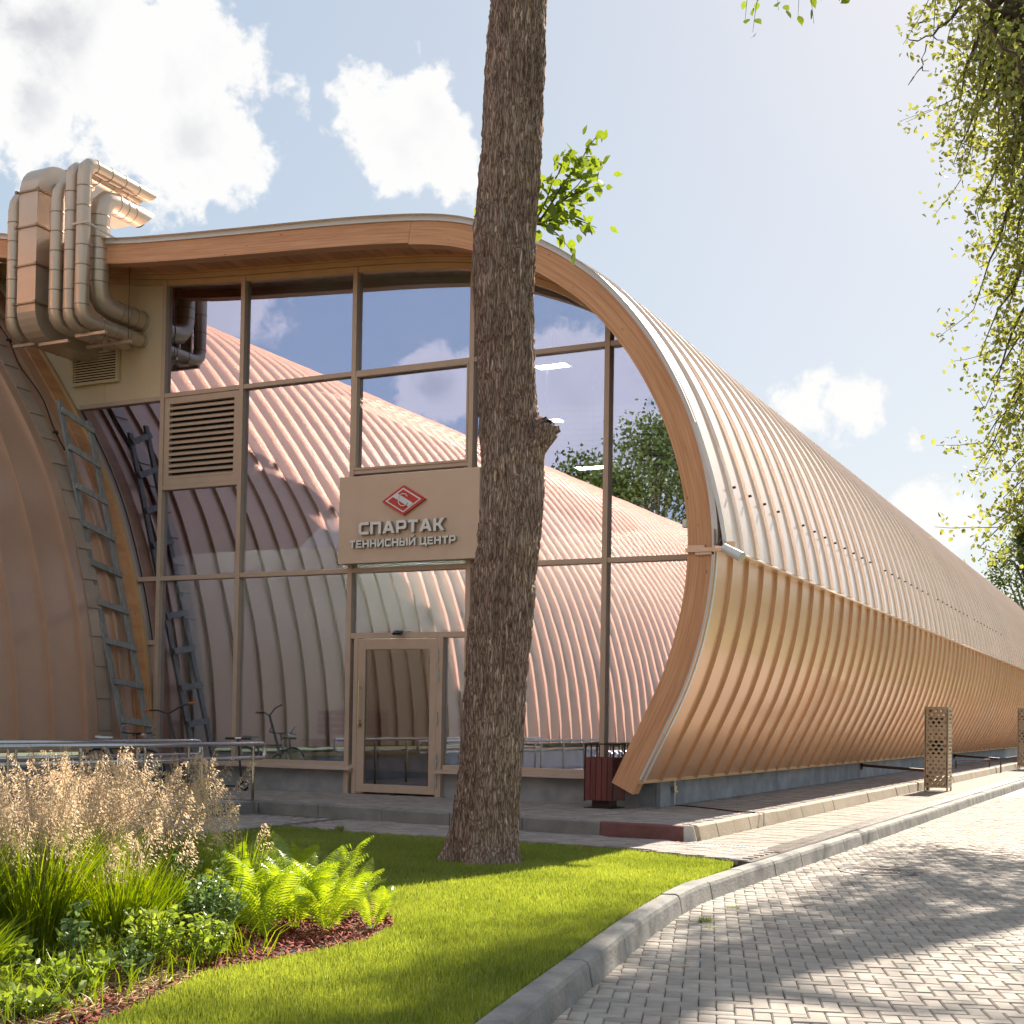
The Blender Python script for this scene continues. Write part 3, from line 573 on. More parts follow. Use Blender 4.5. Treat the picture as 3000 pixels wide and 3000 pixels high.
# soffit boards
SB = off(OUT, -.20); seg = np.linalg.norm(np.diff(SB, axis=0), axis=1); s = np.concatenate([[0], np.cumsum(seg)])
ki = 0; pos = 0
while pos < s[-1]-.3:
    a = [np.interp(pos+.004, s, SB[:, i]) for i in (0, 1)]; b2 = [np.interp(pos+.262, s, SB[:, i]) for i in (0, 1)]
    t = Vector((b2[0]-a[0], 0, b2[1]-a[1])).normalized(); n = Vector((-t.z, 0, t.x))*-1
    if n.z > 0 and a[0] < -8: n = -n
    j = random.uniform(0, .003)
    P4 = [Vector((a[0], -.80, a[1])), Vector((b2[0], -.80, b2[1]))]
    MB().prism([P4[0]+n*j, P4[1]+n*j, P4[1]+n*(j+.02), P4[0]+n*(j+.02)], (0, .76, 0)).build('soffit_board', 'soffit_wood', hall)
    pos += .268
band(OUT, NRM, -.205, -.232, -.11, -.08).build('soffit_edge', 'soffit_glow_trim', hall)
band(OUT, NRM, -.235, -.31, -.075, .05).build('soffit_trim', 'trim_ochre', hall)
band(OUT, NRM, -.315, -.40, -.05, .05).build('head_frame', 'trim_ochre', hall)
# roof underside filler above soffit so nothing shows through
band(OUT, NRM, -.03, -.17, -.79, .04).build('roof_deck', 'dark_gap', hall)
# plinth
MB().box(-14.3, -10.70, 0.02, .3, -.3, .335).build('plinth', 'plinth_render', hall, bevel=.01)
MB().box(-9.24, -6.06, 0.02, .3, -.3, .335).build('plinth', 'plinth_render', hall, bevel=.01)
MB().box(-6.06, -5.99, 0.0, 46, -.3, .40).box(-6.3, -6.06, 0.012, .3, -.3, .333).build('plinth', 'plinth_concrete', hall, bevel=.01)
MB().box(-7.0, -6.07, .31, 46, .2, .33).build('plinth_cap', 'plinth_concrete', hall)
def sill(x0, x1):
    MB().prism([(x0, -.17, .335), (x0, -.17, .362), (x0, .02, .405), (x0, .02, .38)], (x1-x0, 0, 0)).build('sill', 'sill_metal', hall)
sill(-14.35, -10.66); sill(-9.27, -6.1)
# glass wall
TOPZ = off(OUT, -.36)
iw = TOPZ[:, 0]; 
def topz(x):
    k = slice(0, int(np.argmax(TOPZ[:, 0] > -5.75)) or None); return float(np.interp(x, TOPZ[k, 0], TOPZ[k, 1]))
RB = off(OUT, -.30)
def rightx(z):
    A = RB[RB[:, 1] < 6.9]; A = A[np.argsort(A[:, 1])]; return float(np.interp(z, A[:, 1], A[:, 0]))
LP = smooth_line(catmull([(-14.42, .40), (-14.44, 1.0), (-14.53, 1.8), (-14.63, 2.4), (-14.80, 3.1), (-15.0, 3.75), (-15.22, 4.35), (-15.49, 4.92), (-15.81, 5.47), (-16.38, 6.3), (-17.06, 7.2), (-18.0, 8.35), (-19.2, 9.45), (-20.8, 10.35), (-22.8, 10.95), (-25.5, 11.15), (-28.5, 10.7), (-31.5, 9.4), (-34, 7.2), (-35.5, 4.5), (-36, 1.5), (-36, -.3)], .16), 3)
LN = normals2(LP); LN *= np.sign(LN[5, 0])
kT = int(np.argmin(np.abs(LP[:, 1]-8.6)+(LP[:, 0] < -20)*9))
def leftx(z): return float(np.interp(z, LP[:kT+8, 1], LP[:kT+8, 0]))
GX = [-14.36, -12.82, -10.79, -8.84, -6.80]
def pane(poly, mat='mirror_glass', name='pane'):
    ta, tb = random.uniform(-.0016, .0016), random.uniform(-.0016, .0016); xc = sum(p[0] for p in poly)/len(poly); zc = sum(p[1] for p in poly)/len(poly)
    return MB().prism([(x, .012+(x-xc)*ta+(z-zc)*tb, z) for x, z in poly], (0, .012, 0)).build(name, mat, hall)
def rect(x0, x1, z0, z1): return [(x0, z0), (x1, z0), (x1, z1), (x0, z1)]
def toppane(x0, x1, z0):
    xs = np.linspace(x1, x0, 14); return [(x0, z0), (x1, z0)]+[(float(x), topz(float(x))) for x in xs]
zl_, zm, zh_ = .43, 3.225, 6.11
pane(rect(GX[0], GX[1], zl_, zm)); pane(rect(GX[0], GX[1], zm, 4.66)); pane(toppane(GX[0], GX[1], zh_))
pane(rect(GX[1], GX[2], zl_, zm)); pane(rect(GX[1], GX[2], zm, zh_)); pane(toppane(GX[1], GX[2], zh_))
pane(rect(GX[2], GX[3], 2.25, zm)); pane(rect(GX[2], GX[3], zm, 4.66)); pane(rect(GX[2]+.05, GX[3]-.05, 4.70, 6.07)); pane(toppane(GX[2], GX[3], zh_))
pane(rect(GX[2], -10.66, zl_, 2.25)); pane(rect(-9.22, GX[3], zl_, 2.25))
pane(rect(GX[3], GX[4], zl_, zm)); pane(rect(GX[3], GX[4], zm, zh_)); pane(toppane(GX[3], GX[4], zh_))
def rpane(z0, z1): 
    zs = np.linspace(z0, z1, 14); return [(GX[4], z1), (GX[4], z0)]+[(rightx(float(z)), float(z)) for z in zs]
pane(rpane(zl_, zm)); pane(rpane(zm, zh_)); pane([(GX[4], zh_), (rightx(zh_), zh_)]+[(rightx(float(z)), float(z)) for z in np.linspace(zh_+.05, topz(GX[4]), 6)])
def lpane(z0, z1):
    zs = np.linspace(z1, z0, 14); return [(GX[0], z0), (GX[0], z1)]+[(leftx(float(z))+.02, float(z)) for z in zs]
pane(lpane(zm, 6.05)); pane(lpane(2.24, zm))
MB().prism([(x, .0, z) for x, z in lpane(.0, 2.2)], (0, .03, 0)).build('infill_panel', 'frame_bronze', hall)
# cladding around the ducts
cl_poly = [(-14.40, 6.09), (-14.40, topz(-14.4))]+[(float(x), topz(float(x))) for x in np.linspace(-14.6, -17.6, 8)]+[(leftx(float(z))+.02, float(z)) for z in np.linspace(7.9, 6.09, 8)]
def clipx(poly, x0, keep_right):
    out = []
    for i in range(len(poly)):
        a, b = poly[i], poly[(i+1) % len(poly)]; ia = (a[0] > x0) == keep_right; ib = (b[0] > x0) == keep_right
        if ia: out.append(a)
        if ia != ib: t = (x0-a[0])/(b[0]-a[0]); out.append((x0, a[1]+t*(b[1]-a[1])))
    return out
for pl in (clipx(cl_poly, -15.597, True), clipx(cl_poly, -15.603, False)):
    MB().prism([(x, -.012, z) for x, z in pl], (0, .03, 0)).build('cladding_panel', 'cladding_cream', hall)
def fr(a, b, w=.07, name='transom', y0=-.055, y1=.06):
    (x0, z0), (x1, z1) = a, b
    if abs(x1-x0) > abs(z1-z0): m = MB().box(min(x0, x1), max(x0, x1), y0, y1, z0-w/2, z0+w/2)
    else: m = MB().box(x0-w/2, x0+w/2, y0-.012, y1+.01, min(z0, z1), max(z0, z1))
    return m.build(name, 'frame_bronze', hall, bevel=.004)
for i, x in enumerate(GX):
    fr((x, .36 if i != 2 else .0), (x, topz(x)+.03), .075, 'mullion')
fr((leftx(3.22)+.03, 3.225), (GX[0]-.037, 3.225)); 
for i in range(4): fr((GX[i]+.037, 3.225), (GX[i+1]-.037, 3.225))
fr((GX[4]+.037, 3.225), (rightx(3.225), 3.225))
fr((-16.1, 6.08), (GX[0]-.037, 6.08))
for i in range(4): fr((GX[i]+.037, 6.11), (GX[i+1]-.037, 6.11))
fr((GX[4]+.037, 6.11), (rightx(6.11)+.02, 6.11))
fr((GX[0]+.037, 4.65), (GX[1]-.037, 4.65)); fr((GX[2]+.037, 4.66), (GX[3]-.037, 4.66))
fr((GX[0]+.037, .415), (GX[2]-.037, .415)); fr((-9.2, .415), (GX[3]-.037, .415)); fr((GX[3]+.037, .415), (GX[4]-.037, .415)); fr((GX[4]+.037, .415), (-6.12, .415))
fr((leftx(2.2)+.03, 2.22), (GX[0]-.037, 2.22))
# opening sash
for a, b in (((GX[2]+.04, 4.70), (GX[3]-.04, 4.70)), ((GX[2]+.04, 6.065), (GX[3]-.04, 6.065))): fr(a, b, .035, 'sash_frame', -.07, .0)
for x in (GX[2]+.055, GX[3]-.055): fr((x, 4.72), (x, 6.045), .03, 'sash_frame', -.06, .0)
fr((GX[2]+.037, 2.275), (GX[3]-.037, 2.275), .08)
# louvres
def louvre(x0, x1, z0, z1, n, fw_=.07, yo=0.):
    lv = MB().box(x0, x1, -.04+yo, .03+yo, z0, z0+fw_).box(x0, x1, -.04+yo, .03+yo, z1-fw_, z1).box(x0, x0+fw_, -.04+yo, .03+yo, z0+fw_, z1-fw_).box(x1-fw_, x1, -.04+yo, .03+yo, z0+fw_, z1-fw_).build('louvre', 'frame_bronze' if x0 > -15 else 'cladding_cream', hall)
    MB().box(x0+.02, x1-.02, (.032+yo), .04+yo, z0+.02, z1-.02).build('louvre_back', 'dark_gap', lv)
    st = (z1-z0-2*fw_)/n
    for k in range(n):
        zb = z0+fw_+k*st
        MB().prism([(x0+fw_-.003, -.045+yo, zb), (x0+fw_-.003, -.04+yo, zb-.004), (x0+fw_-.003, .028+yo, zb+st*.72), (x0+fw_-.003, .02+yo, zb+st*.75), (x0+fw_-.003, -.04+yo, zb+st*.42), (x0+fw_-.003, -.045+yo, zb+st*.40)], (x1-x0-2*fw_+.006, 0, 0)).build('slat', 'frame_bronze' if x0 > -15 else 'cladding_cream', lv)
louvre(GX[0]+.04, GX[1]-.04, 4.69, 6.07, 13, .10); louvre(-16.25, -15.28, 6.43, 6.95, 11, .03, -.055)
# door
DX0, DX1, DZ1 = -10.63, -9.29, 2.235
fr((DX0-.02, 0), (DX0-.02, DZ1), .07, 'door_frame', -.06, .06); fr((DX1+.03, 0), (DX1+.03, DZ1), .09, 'door_frame', -.06, .06)
door = MB().box(DX0+.02, DX0+.145, -.075, -.02, .03, 2.225).box(DX1-.125, DX1-.015, -.075, -.02, .03, 2.225).box(DX0+.145, DX1-.125, -.0749, -.02, 2.075, 2.225).box(DX0+.145, DX1-.125, -.0749, -.02, .03, .145).build('door', 'frame_bronze', hall, bevel=.004)
MB().box(DX0+.145, DX1-.125, -.052, -.045, .145, 2.075).build('pane', 'door_glass', door)
MB().tube([(DX0+.085, -.15, .98), (DX0+.085, -.15, 1.62)], .014).build('pull_handle', 'steel_warm', door)
for z in (1.05, 1.52): MB().tube([(DX0+.085, -.07, z), (DX0+.085, -.152, z)], .009).build('handle_mount', 'steel_warm', door)
MB().tube([(DX0+.075, -.074, .99), (DX0+.075, -.115, .99)], [.035, .03], 14).build('lock', 'steel_warm', door)
for a, b in ((2.07, 1.88), (1.81, 1.61), (1.19, 1.0), (.60, .41), (.32, .13)):
    h = MB().tube([(DX1+.005, -.085, b), (DX1+.005, -.085, a)], .012, 8).build('hinge', 'steel_dull', door)
    MB().box(DX1-.015, DX1+.027, -.078, -.07, b+.06, a-.06).build('hinge_leaf', 'steel_dull', h)
MB().box(-10.0, -9.92, -.13, -.08, .0, .03).build('door_stop', 'rubber_black', hall)
lampd = thing('floodlight', 'small black floodlight above the entrance door', 'lamp', (-9.91, -.1, 2.3))
MB().prism([(-9.98, -.16, 2.27), (-9.98, -.08, 2.31), (-9.98, -.1, 2.34), (-9.98, -.185, 2.30)], (.13, 0, 0)).build('housing', 'bike_black', lampd)
MB().prism([(-9.965, -.162, 2.266), (-9.965, -.09, 2.302), (-9.965, -.092, 2.304), (-9.965, -.164, 2.269)], (.10, 0, 0)).build('lens', 'letter_white', lampd)
MB().bar((-9.915, -.06, 2.33), (-9.915, -.13, 2.33), .03, .012).build('bracket', 'bike_black', lampd)
# interior seen dimly through the glass
MB().box(-14.3, -6.1, .3, 9, .30, .32).build('interior_floor', 'interior_floor', hall)
MB().box(-21, -6.35, 4.6, 4.7, .32, 4.3).build('partition_wall', 'interior_wall', hall)
for k, (x, y, z) in enumerate([(-9.2, 3.4, 6.9), (-9.3, 3.4, 6.0), (-8.5, 3.5, 5.2), (-12.9, 3.3, 4.62), (-12.0, 3.3, 4.62), (-16.8, 3.3, 6.1), (-15.8, 3.3, 6.1)]):  # lamps behind sign and louvre are added, hidden, to brighten the partition
    l_ = thing('hall_or_fill_light', ['lit rectangular ceiling lamp inside the hall, the highest seen through the glass', 'lit rectangular ceiling lamp inside the hall, middle one seen through the glass', 'lit rectangular ceiling lamp inside the hall, the lowest seen through the glass', 'added lamp hidden behind the sign board to light the partition, farther from the tree', 'added lamp hidden behind the sign board to light the partition, nearer the tree', 'added lamp hidden behind the big louvre to light the partition, nearer the vault', 'added lamp hidden behind the big louvre to light the partition, nearer the sign'][k], 'lamp', (x, y, z), 0, 'ceiling lamps inside the hall')
    MB().box(x-.3, x+.3, y-.12, y+.12, z, z+.04).build('housing', 'interior_wall', l_); MB().box(x-.27, x+.27, y-.1, y+.1, z-.006, z-.002).build('diffuser', 'lamp_glow', l_)
    MB().tube([(x, y, z+.04), (x, y, z+1.6)], .006, 6).build('cord', 'rubber_black', l_)
bn = thing('bench', 'blue slatted bench behind the glass left of the door', 'bench', (-11.6, 1.0, .32))
for k in range(4): MB().box(-12.2, -10.9, .8+k*.1, .88+k*.1, .72, .75).build('seat_slat', 'bench_blue', bn)
for k in range(4): MB().box(-12.2, -10.9, 1.24, 1.265, .82+k*.1, .9+k*.1).build('back_slat', 'bench_blue', bn)
for x in (-12.0, -11.1): MB().box(x, x+.06, .82, .87, .32, .72).box(x, x+.06, 1.2, 1.239, .32, 1.2).box(x, x+.06, .87, 1.2, .66, .719).build('leg', 'bike_black', bn)

# ------------------------------------------------------------------ left vault
vault = thing('tennis_vault', 'brown standing seam vault at the left, its flank mirrored in the glass', 'building', (-25, -10, 0))
LW_ = .665
def lpanel(A, N, name):
    rings = [[(x+nx*o, y, z+nz*o) for y, o in ((0, 0), (LW_-.045, 0), (LW_-.041, .055), (LW_-.004, .055), (LW_-.002, -.01))] for (x, z), (nx, nz) in zip(A, N)]
    return MB().rings(rings, closed=False, caps=False)  .mesh(name, 'vault_metal')
lpm = lpanel(LP[1:], LN[1:], 'vault_panel')
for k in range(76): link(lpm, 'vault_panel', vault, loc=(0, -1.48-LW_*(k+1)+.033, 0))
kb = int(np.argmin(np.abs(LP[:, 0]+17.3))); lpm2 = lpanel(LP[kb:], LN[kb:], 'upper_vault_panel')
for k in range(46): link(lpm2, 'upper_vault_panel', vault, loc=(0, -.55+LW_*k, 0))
KE = int(np.argmin(np.abs(LP[:, 0]+19)))
def lband(i0, i1, o0, o1, y0, y1): return band(LP[i0:i1], LN[i0:i1], o0, o1, y0, y1)
lband(0, KE, -.03, -.05, -1.45, -.0).build('infill_sheet', 'vault_metal', vault)
lband(0, KE, .0, -.03, -1.48, -1.20).build('edge_sheet', 'vault_metal', vault)
ps = np.concatenate([[0], np.cumsum(np.linalg.norm(np.diff(LP[:KE], axis=0), axis=1))]); pos = 0
i0 = 0
while i0+3 < KE:
    yj = random.uniform(-.006, .006); rg = []
    for q in range(4):
        a_, n_ = LP[i0+q], LN[i0+q]; o_ = .030-.006*q
        rg.append([(a_[0]+n_[0]*o_, -1.23+yj, a_[1]+n_[1]*o_), (a_[0]+n_[0]*-.02, -1.23+yj, a_[1]+n_[1]*-.02), (a_[0]+n_[0]*-.02, -.93, a_[1]+n_[1]*-.02), (a_[0]+n_[0]*o_, -.93, a_[1]+n_[1]*o_)])
    MB().rings(rg).build('flashing_piece', 'flashing_metal', vault); i0 += 3
lband(0, KE, .02, -.03, -.71, -.67).build('seam', 'vault_metal', vault)
lband(0, KE, -.0, -.05, -.40, -.10).build('timber_strip', 'soffit_wood', vault)
lband(0, KE, .045, -.02, -.10, -.065).build('frame_strip', 'trim_ochre', vault)
lband(0, KE, .03, -.05, -.058, .05).build('frame_strip', 'frame_bronze', vault)
MB().box(-16, -14.47, -52, 0.02, -.4, .40).build('plinth', 'plinth_concrete', vault)
MB().box(-14.47, -14.40, -52, -1.5, .36, .43).build('base_strip', 'yellow_strip', vault)
MB().prism([(-36, -52.05, -.4)]+[(float(x), -52.05, float(z)) for x, z in LP[::-1][::3]]+[(-14.42, -52.05, -.4)], (0, .2, 0)).build('end_wall', 'cladding_cream', vault)
# cable hanging down the flank
cab = thing('cable', 'dark knotted cable hanging down the brown vault beside the flashing', 'cable', (-16, -.75, 5.4))
cp = [(LP[i][0]+LN[i][0]*(.03+.01*math.sin(i)), -.82+.05*math.sin(i*.7), LP[i][1]+LN[i][1]*.03) for i in range(kT+2, int(np.argmin(np.abs(LP[:, 1]-5.0)+(LP[:, 0] < -20)*9)), -1)]
MB().tube(cp, .012, 6).build('strand', 'chain_dark', cab)
for q in (2, len(cp)//2, len(cp)-3): MB().tube([Vector(cp[q])+Vector((-.02, -.05, 0)), Vector(cp[q])+Vector((.02, .0, .02)), Vector(cp[q])+Vector((-.02, .05, 0))], .02, 6).build('knot', 'chain_dark', cab)

# ladder
lad = thing('wooden_ladder', 'weathered grey wooden ladder leaning on the brown vault by the glass', 'ladder', (-14.2, -.7, 0))
def lerp(a, b, t): return tuple(a[i]+(b[i]-a[i])*t for i in range(3))
La, Lb = (-13.93, -.97, .0), (-15.62, -.97, 5.95); Ra, Rb = (-13.90, -.46, .0), (-15.50, -.46, 5.72)
for a, b in ((La, Lb), (Ra, Rb)): MB().bar(a, b, .10, .045, upv=(.96, 0, .28)).build('rail', 'ladder_wood', lad, bevel=.004)
for k in range(9):
    t = .165+k*.101; a, b = lerp(La, Lb, t), lerp(Ra, Rb, t); o = Vector((.045, 0, .012))
    MB().bar(Vector(a)+o+Vector((0, -.04, random.uniform(-.012, .012))), Vector(b)+o+Vector((0, .04, random.uniform(-.02, .0))), .03, .10, upv=(-.28, 0, .96)).build('rung', 'ladder_wood', lad, bevel=.004)

# ------------------------------------------------------------------ ventilation ducts
def arc_path(pts, r, n=7):
    P = [Vector(p) for p in pts]; out = [P[0]]
    for i in range(1, len(P)-1):
        a = (P[i-1]-P[i]).normalized(); b = (P[i+1]-P[i]).normalized(); p0 = P[i]+a*r; p1 = P[i]+b*r
        for k in range(n+1):
            t = k/n; out.append(p0*(1-t)**2+P[i]*2*t*(1-t)+p1*t*t)
    out.append(P[-1]); return out
def round_duct(label, pts, r, bend, cut=0):
    d = thing('ventilation_duct', label, 'duct', pts[0], 0, 'ventilation ducts over the roof edge')
    path = arc_path(pts, bend, 3 if bend < .4 else 4); m = MB().tube(path, r, 24, cap=True)
    if cut:   # slanted mouth
        for k in range(24):
            i = len(m.v)-24+k; v = m.v[i]; c = path[-1]; m.v[i] = (v[0], v[1]+(v[2]-c.z)*cut, v[2])
    m.f = [f for f in m.f if len(f) != 24 or max(f) < 24]
    b = m.build('duct_tube', 'duct_metal', d, smooth=True, angle=38)
    MB().tube([path[-1]-Vector((0, .12, 0)), path[-1]-Vector((0, .1, 0))], r*.97, 24).build('mouth', 'dark_gap', d)
    # joint rings on straight runs
    for i in range(len(pts)-1):
        a, bb = Vector(pts[i]), Vector(pts[i+1]); L = (bb-a).length; t = (bb-a).normalized(); s0 = bend*1.0 if i else .08; s1 = L-(bend if i < len(pts)-2 else .25); q = s0
        while q < s1+.01:
            c = a+t*q; MB().tube([c-t*.008, c-t*.006, c+t*.006, c+t*.008], [r+.001, r+.006, r+.006, r+.001], 20, cap=False).build('joint_ring', 'duct_joint', d, smooth=True); q += .30 if r < .13 else .17
    return d
round_duct('slim round duct at the front right of the duct cluster, turning back over the roof', [(-14.83, .0, 7.04), (-14.83, -1.36, 7.04), (-14.83, -1.36, 9.42), (-14.83, .12, 9.40)], .108, .2, .9)
round_duct('slim round duct second from the right, just behind the front one', [(-15.09, .0, 7.0), (-15.09, -1.34, 7.0), (-15.09, -1.34, 9.42), (-15.09, .12, 9.38)], .10, .2, .9)
round_duct('widest round duct with a flared elbow and slanted mouth above the timber fascia', [(-14.86, .0, 7.36), (-14.86, -1.0, 7.36), (-14.86, -1.0, 9.03), (-14.86, -.02, 9.0)], .165, .32, .9)
round_duct('short round duct right of the square duct with an angled top', [(-15.36, .0, 7.02), (-15.36, -1.36, 7.02), (-15.36, -1.36, 9.12), (-15.36, -.7, 9.4)], .105, .2)
round_duct('leftmost round duct, half hidden behind the square duct', [(-16.27, .0, 6.98), (-16.27, -1.34, 6.98), (-16.27, -1.34, 9.1), (-16.27, -.7, 9.4)], .105, .22)
rd = thing('ventilation_duct', 'large square sheet metal duct rising past the roof edge', 'duct', (-15.86, -1.3, 6.8), 0, 'ventilation ducts over the roof edge')
def sqpath(pts, w, h, mat, name):
    path = arc_path(pts, .34, 8); rg = []
    for i, p in enumerate(path):
        t = (path[min(i+1, len(path)-1)]-path[max(i-1, 0)]).normalized(); n = Vector((1, 0, 0)).cross(t).normalized()
        rg.append([p+Vector((sx*w/2, 0, 0))+n*(sn*h/2) for sx, sn in ((-1, -1), (1, -1), (1, 1), (-1, 1))])
    return MB().rings(rg).build(name, mat, rd)
sqpath([(-15.86, .0, 7.0), (-15.86, -1.29, 7.0), (-15.86, -1.29, 9.42), (-15.86, .6, 9.42)], .38, .36, 'duct_metal', 'duct_tube')
for z in (7.36, 7.95, 8.55, 9.1):
    MB().box(-16.075, -15.645, -1.495, -1.085, z-.012, z+.012).build('flange', 'duct_joint', rd)
    MB().box(-16.10, -16.06, -1.52, -1.48, z-.02, z+.02).box(-15.66, -15.62, -1.52, -1.48, z-.02, z+.02).build('bolt', 'duct_joint', rd)
MB().box(-15.668, -15.60, -1.12, -1.09, 7.3, 9.3).build('support_rail', 'chain_dark', rd)
MB().box(-16.075, -15.645, -.86, -.835, 9.2, 9.64).build('flange', 'duct_joint', rd)
sup = thing('duct_bracket', 'pale steel support rails carrying the duct cluster', 'bracket', (-15.2, -.8, 6.75))
for (x0, x1, y, z) in ((-16.45, -16.0, -1.15, 6.82), (-15.9, -15.3, -1.15, 6.79), (-15.5, -14.6, -.55, 6.86), (-15.2, -14.6, -1.1, 6.86), ): MB().box(x0, x1, y, y+.05, z, z+.045).build('rail', 'duct_metal', sup)
for x in (-14.66, -15.2): MB().tube([(x, -.53, 6.9), (x, -.53, 8.05)], .005, 6).build('hanger', 'chain_dark', sup)
MB().bar((-14.95, -1.47, 8.45), (-14.62, -1.47, 8.45), .012, .03).bar((-14.66, -1.47, 8.45), (-14.42, -.9, 8.25), .012, .03).build('brace', 'duct_metal', sup)

# ------------------------------------------------------------------ sign
sign = thing('entrance_sign', 'brown sign board with red diamond emblem and white raised lettering above the door', 'sign', (-9.73, -.2, 3.3))
SY = -.25
MB().box(-10.87, -8.58, SY, -.10, 3.30, 4.555).build('panel', 'sign_panel', sign, bevel=.006)
for x in (-10.79, -8.84):
    for z in (3.6, 4.3): MB().box(x-.03, x+.03, -.10, -.06, z-.05, z+.05).build('mount', 'frame_bronze', sign)
def diamond(cx, cz, hw, hh, y, t, name, mat, parent=None):
    return MB().prism([(cx-hw, y, cz), (cx, y, cz-hh), (cx+hw, y, cz), (cx, y, cz+hh)], (0, t, 0)).build(name, mat, parent or sign)
ex, ez = -9.765, 4.158
em = diamond(ex, ez, .355, .212, SY-.045, .045, 'emblem', 'emblem_red')
diamond(ex, ez, .293, .175, SY-.049, .003, 'emblem_border', 'emblem_white', em)
diamond(ex, ez, .255, .152, SY-.053, .003, 'emblem_field', 'emblem_red', em)
def on_rhomb(u, v): return (ex+u*.255*.5-v*.255*.5, ez+u*.152*.5+v*.152*.5)    # u,v in [-1,1] along the two edge directions
qa = [on_rhomb(-.30, -1), on_rhomb(.30, -1), on_rhomb(.30, 1), on_rhomb(-.30, 1)]
MB().prism([(x, SY-.057, z) for x, z in qa], (0, .003, 0)).build('emblem_band', 'emblem_white', em)
fc = bpy.data.curves.new('font', 'FONT'); fo = bpy.data.objects.new('font', fc); COL.objects.link(fo)
def glyph(ch, ext, offs):
    fc.body = ch; fc.extrude = ext; fc.offset = offs; fc.size = 1; fc.resolution_u = 3; bpy.context.view_layer.update()
    return bpy.data.meshes.new_from_object(fo.evaluated_get(bpy.context.evaluated_depsgraph_get()))
def letter(ch, x0, x1, z0, z1, y, depth, parent, mat, offs=.03, name='letter', shear=0):
    me = glyph(ch, .5, offs); xs = [v.co.x for v in me.vertices]; zs = [v.co.y for v in me.vertices]; a, b = min(xs), max(xs); c = 0 if ch in 'ЦЙ' else min(zs); d = .738 if ch in 'ЙЦ' else max(zs)
    sx, sz = (x1-x0)/(b-a), (z1-z0)/(d-c)
    for v in me.vertices:
        x, yy, z = v.co; zz = z0+(yy-c)*sz; v.co = (x0+(x-a)*sx+(zz-z0)*shear, y-(z+.5)*depth, zz)
    me.materials.clear(); me.materials.append(M[mat]); me.materials.append(M['letter_side']); me.update()
    if mat == 'letter_white':
        for p in me.polygons: p.material_index = 0 if p.normal.y < -.7 else 1
    return link(me, name, parent)
GL = {'С': [[(0, .18), (.18, 0), (1, 0), (1, .23), (.30, .23), (.25, .28), (.25, .72), (.30, .77), (1, .77), (1, 1), (.18, 1), (0, .82)]],
 'П': [[(0, 0), (.25, 0), (.25, .77), (.75, .77), (.75, 0), (1, 0), (1, 1), (0, 1)]],
 'А': [[(0, 0), (.25, 0), (.33, .20), (.41, .40), (.5, .72), (.5, 1), (.36, 1)], [(1, 0), (.64, 1), (.5, 1), (.5, .72), (.59, .40), (.67, .20), (.75, 0)], [(.33, .20), (.67, .20), (.59, .40), (.41, .40)]],
 'Р': [[(0, 0), (.25, 0), (.25, 1), (0, 1)], [(.25, 1), (.25, .79), (.75, .79), (.84, 1)], [(.84, 1), (.75, .79), (.75, .5), (.84, .28), (1, .42), (1, .86)], [(.25, .5), (.25, .28), (.84, .28), (.75, .5)]],
 'Т': [[(0, 1), (0, .77), (1, .77), (1, 1)], [(.36, 0), (.64, 0), (.64, .77), (.36, .77)]],
 'К': [[(0, 0), (.25, 0), (.25, 1), (0, 1)], [(.25, .40), (.40, .40), (.70, 0), (1, 0), (.62, .51), (1, 1), (.70, 1), (.40, .61), (.25, .61)]],
 'Е': [[(0, 0), (1, 0), (1, .21), (.26, .21), (.26, .40), (.9, .40), (.9, .6), (.26, .6), (.26, .79), (1, .79), (1, 1), (0, 1)]],
 'Н': [[(0, 0), (.25, 0), (.25, .39), (.75, .39), (.75, 0), (1, 0), (1, 1), (.75, 1), (.75, .61), (.25, .61), (.25, 1), (0, 1)]],
 'И': [[(0, 0), (.22, 0), (.76, .62), (.76, 0), (1, 0), (1, 1), (.78, 1), (.24, .38), (.24, 1), (0, 1)]],
 'Ы': [[(0, 0), (.19, 0), (.19, 1), (0, 1)], [(.19, 0), (.57, 0), (.48, .2), (.19, .2)], [(.57, 0), (.67, .13), (.67, .5), (.57, .63), (.48, .43), (.48, .2)], [(.19, .63), (.19, .43), (.48, .43), (.57, .63)], [(.81, 0), (1, 0), (1, 1), (.81, 1)]],
 'Ц': [[(0, 0), (.84, 0), (.84, -.2), (1.06, -.2), (1.06, .21), (.92, .21), (.92, 1), (.68, 1), (.68, .21), (.24, .21), (.24, 1), (0, 1)]]}
GL['Й'] = GL['И']+[[(.22, 1.30), (.34, 1.09), (.66, 1.09), (.78, 1.30), (.60, 1.30), (.56, 1.21), (.44, 1.21), (.40, 1.30)]]
wd = {'Т': .90, 'Ы': 1.25, 'Ц': 1.0, 'К': .98, 'А': 1.12, 'Р': .92, 'Е': .84, 'С': .94}
def word(txt, x0, x1, z0, z1, depth, offs):
    tot = sum(.5 if c == ' ' else wd.get(c, 1)+.14 for c in txt)-.14; u = (x1-x0)/tot; x = x0
    for c in txt:
        if c == ' ': x += .5*u; continue
        w = wd.get(c, 1)*u; m = MB()
        for pl in GL[c]: m.prism([(x+px_*w, SY-depth, z0+pz_*(z1-z0)) for px_, pz_ in pl], (0, depth, 0))
        me = m.mesh('letter', 'letter_white'); bm = bmesh.new(); bm.from_mesh(me); bmesh.ops.recalc_face_normals(bm, faces=bm.faces); bm.to_mesh(me); bm.free()
        me.materials.append(M['letter_side'])
        for p in me.polygons: p.material_index = 0 if p.normal.y < -.7 else 1
        link(me, 'letter', sign); x += w+.14*u
word('СПАРТАК', -10.49, -9.09, 3.70, 3.875, .06, .028)
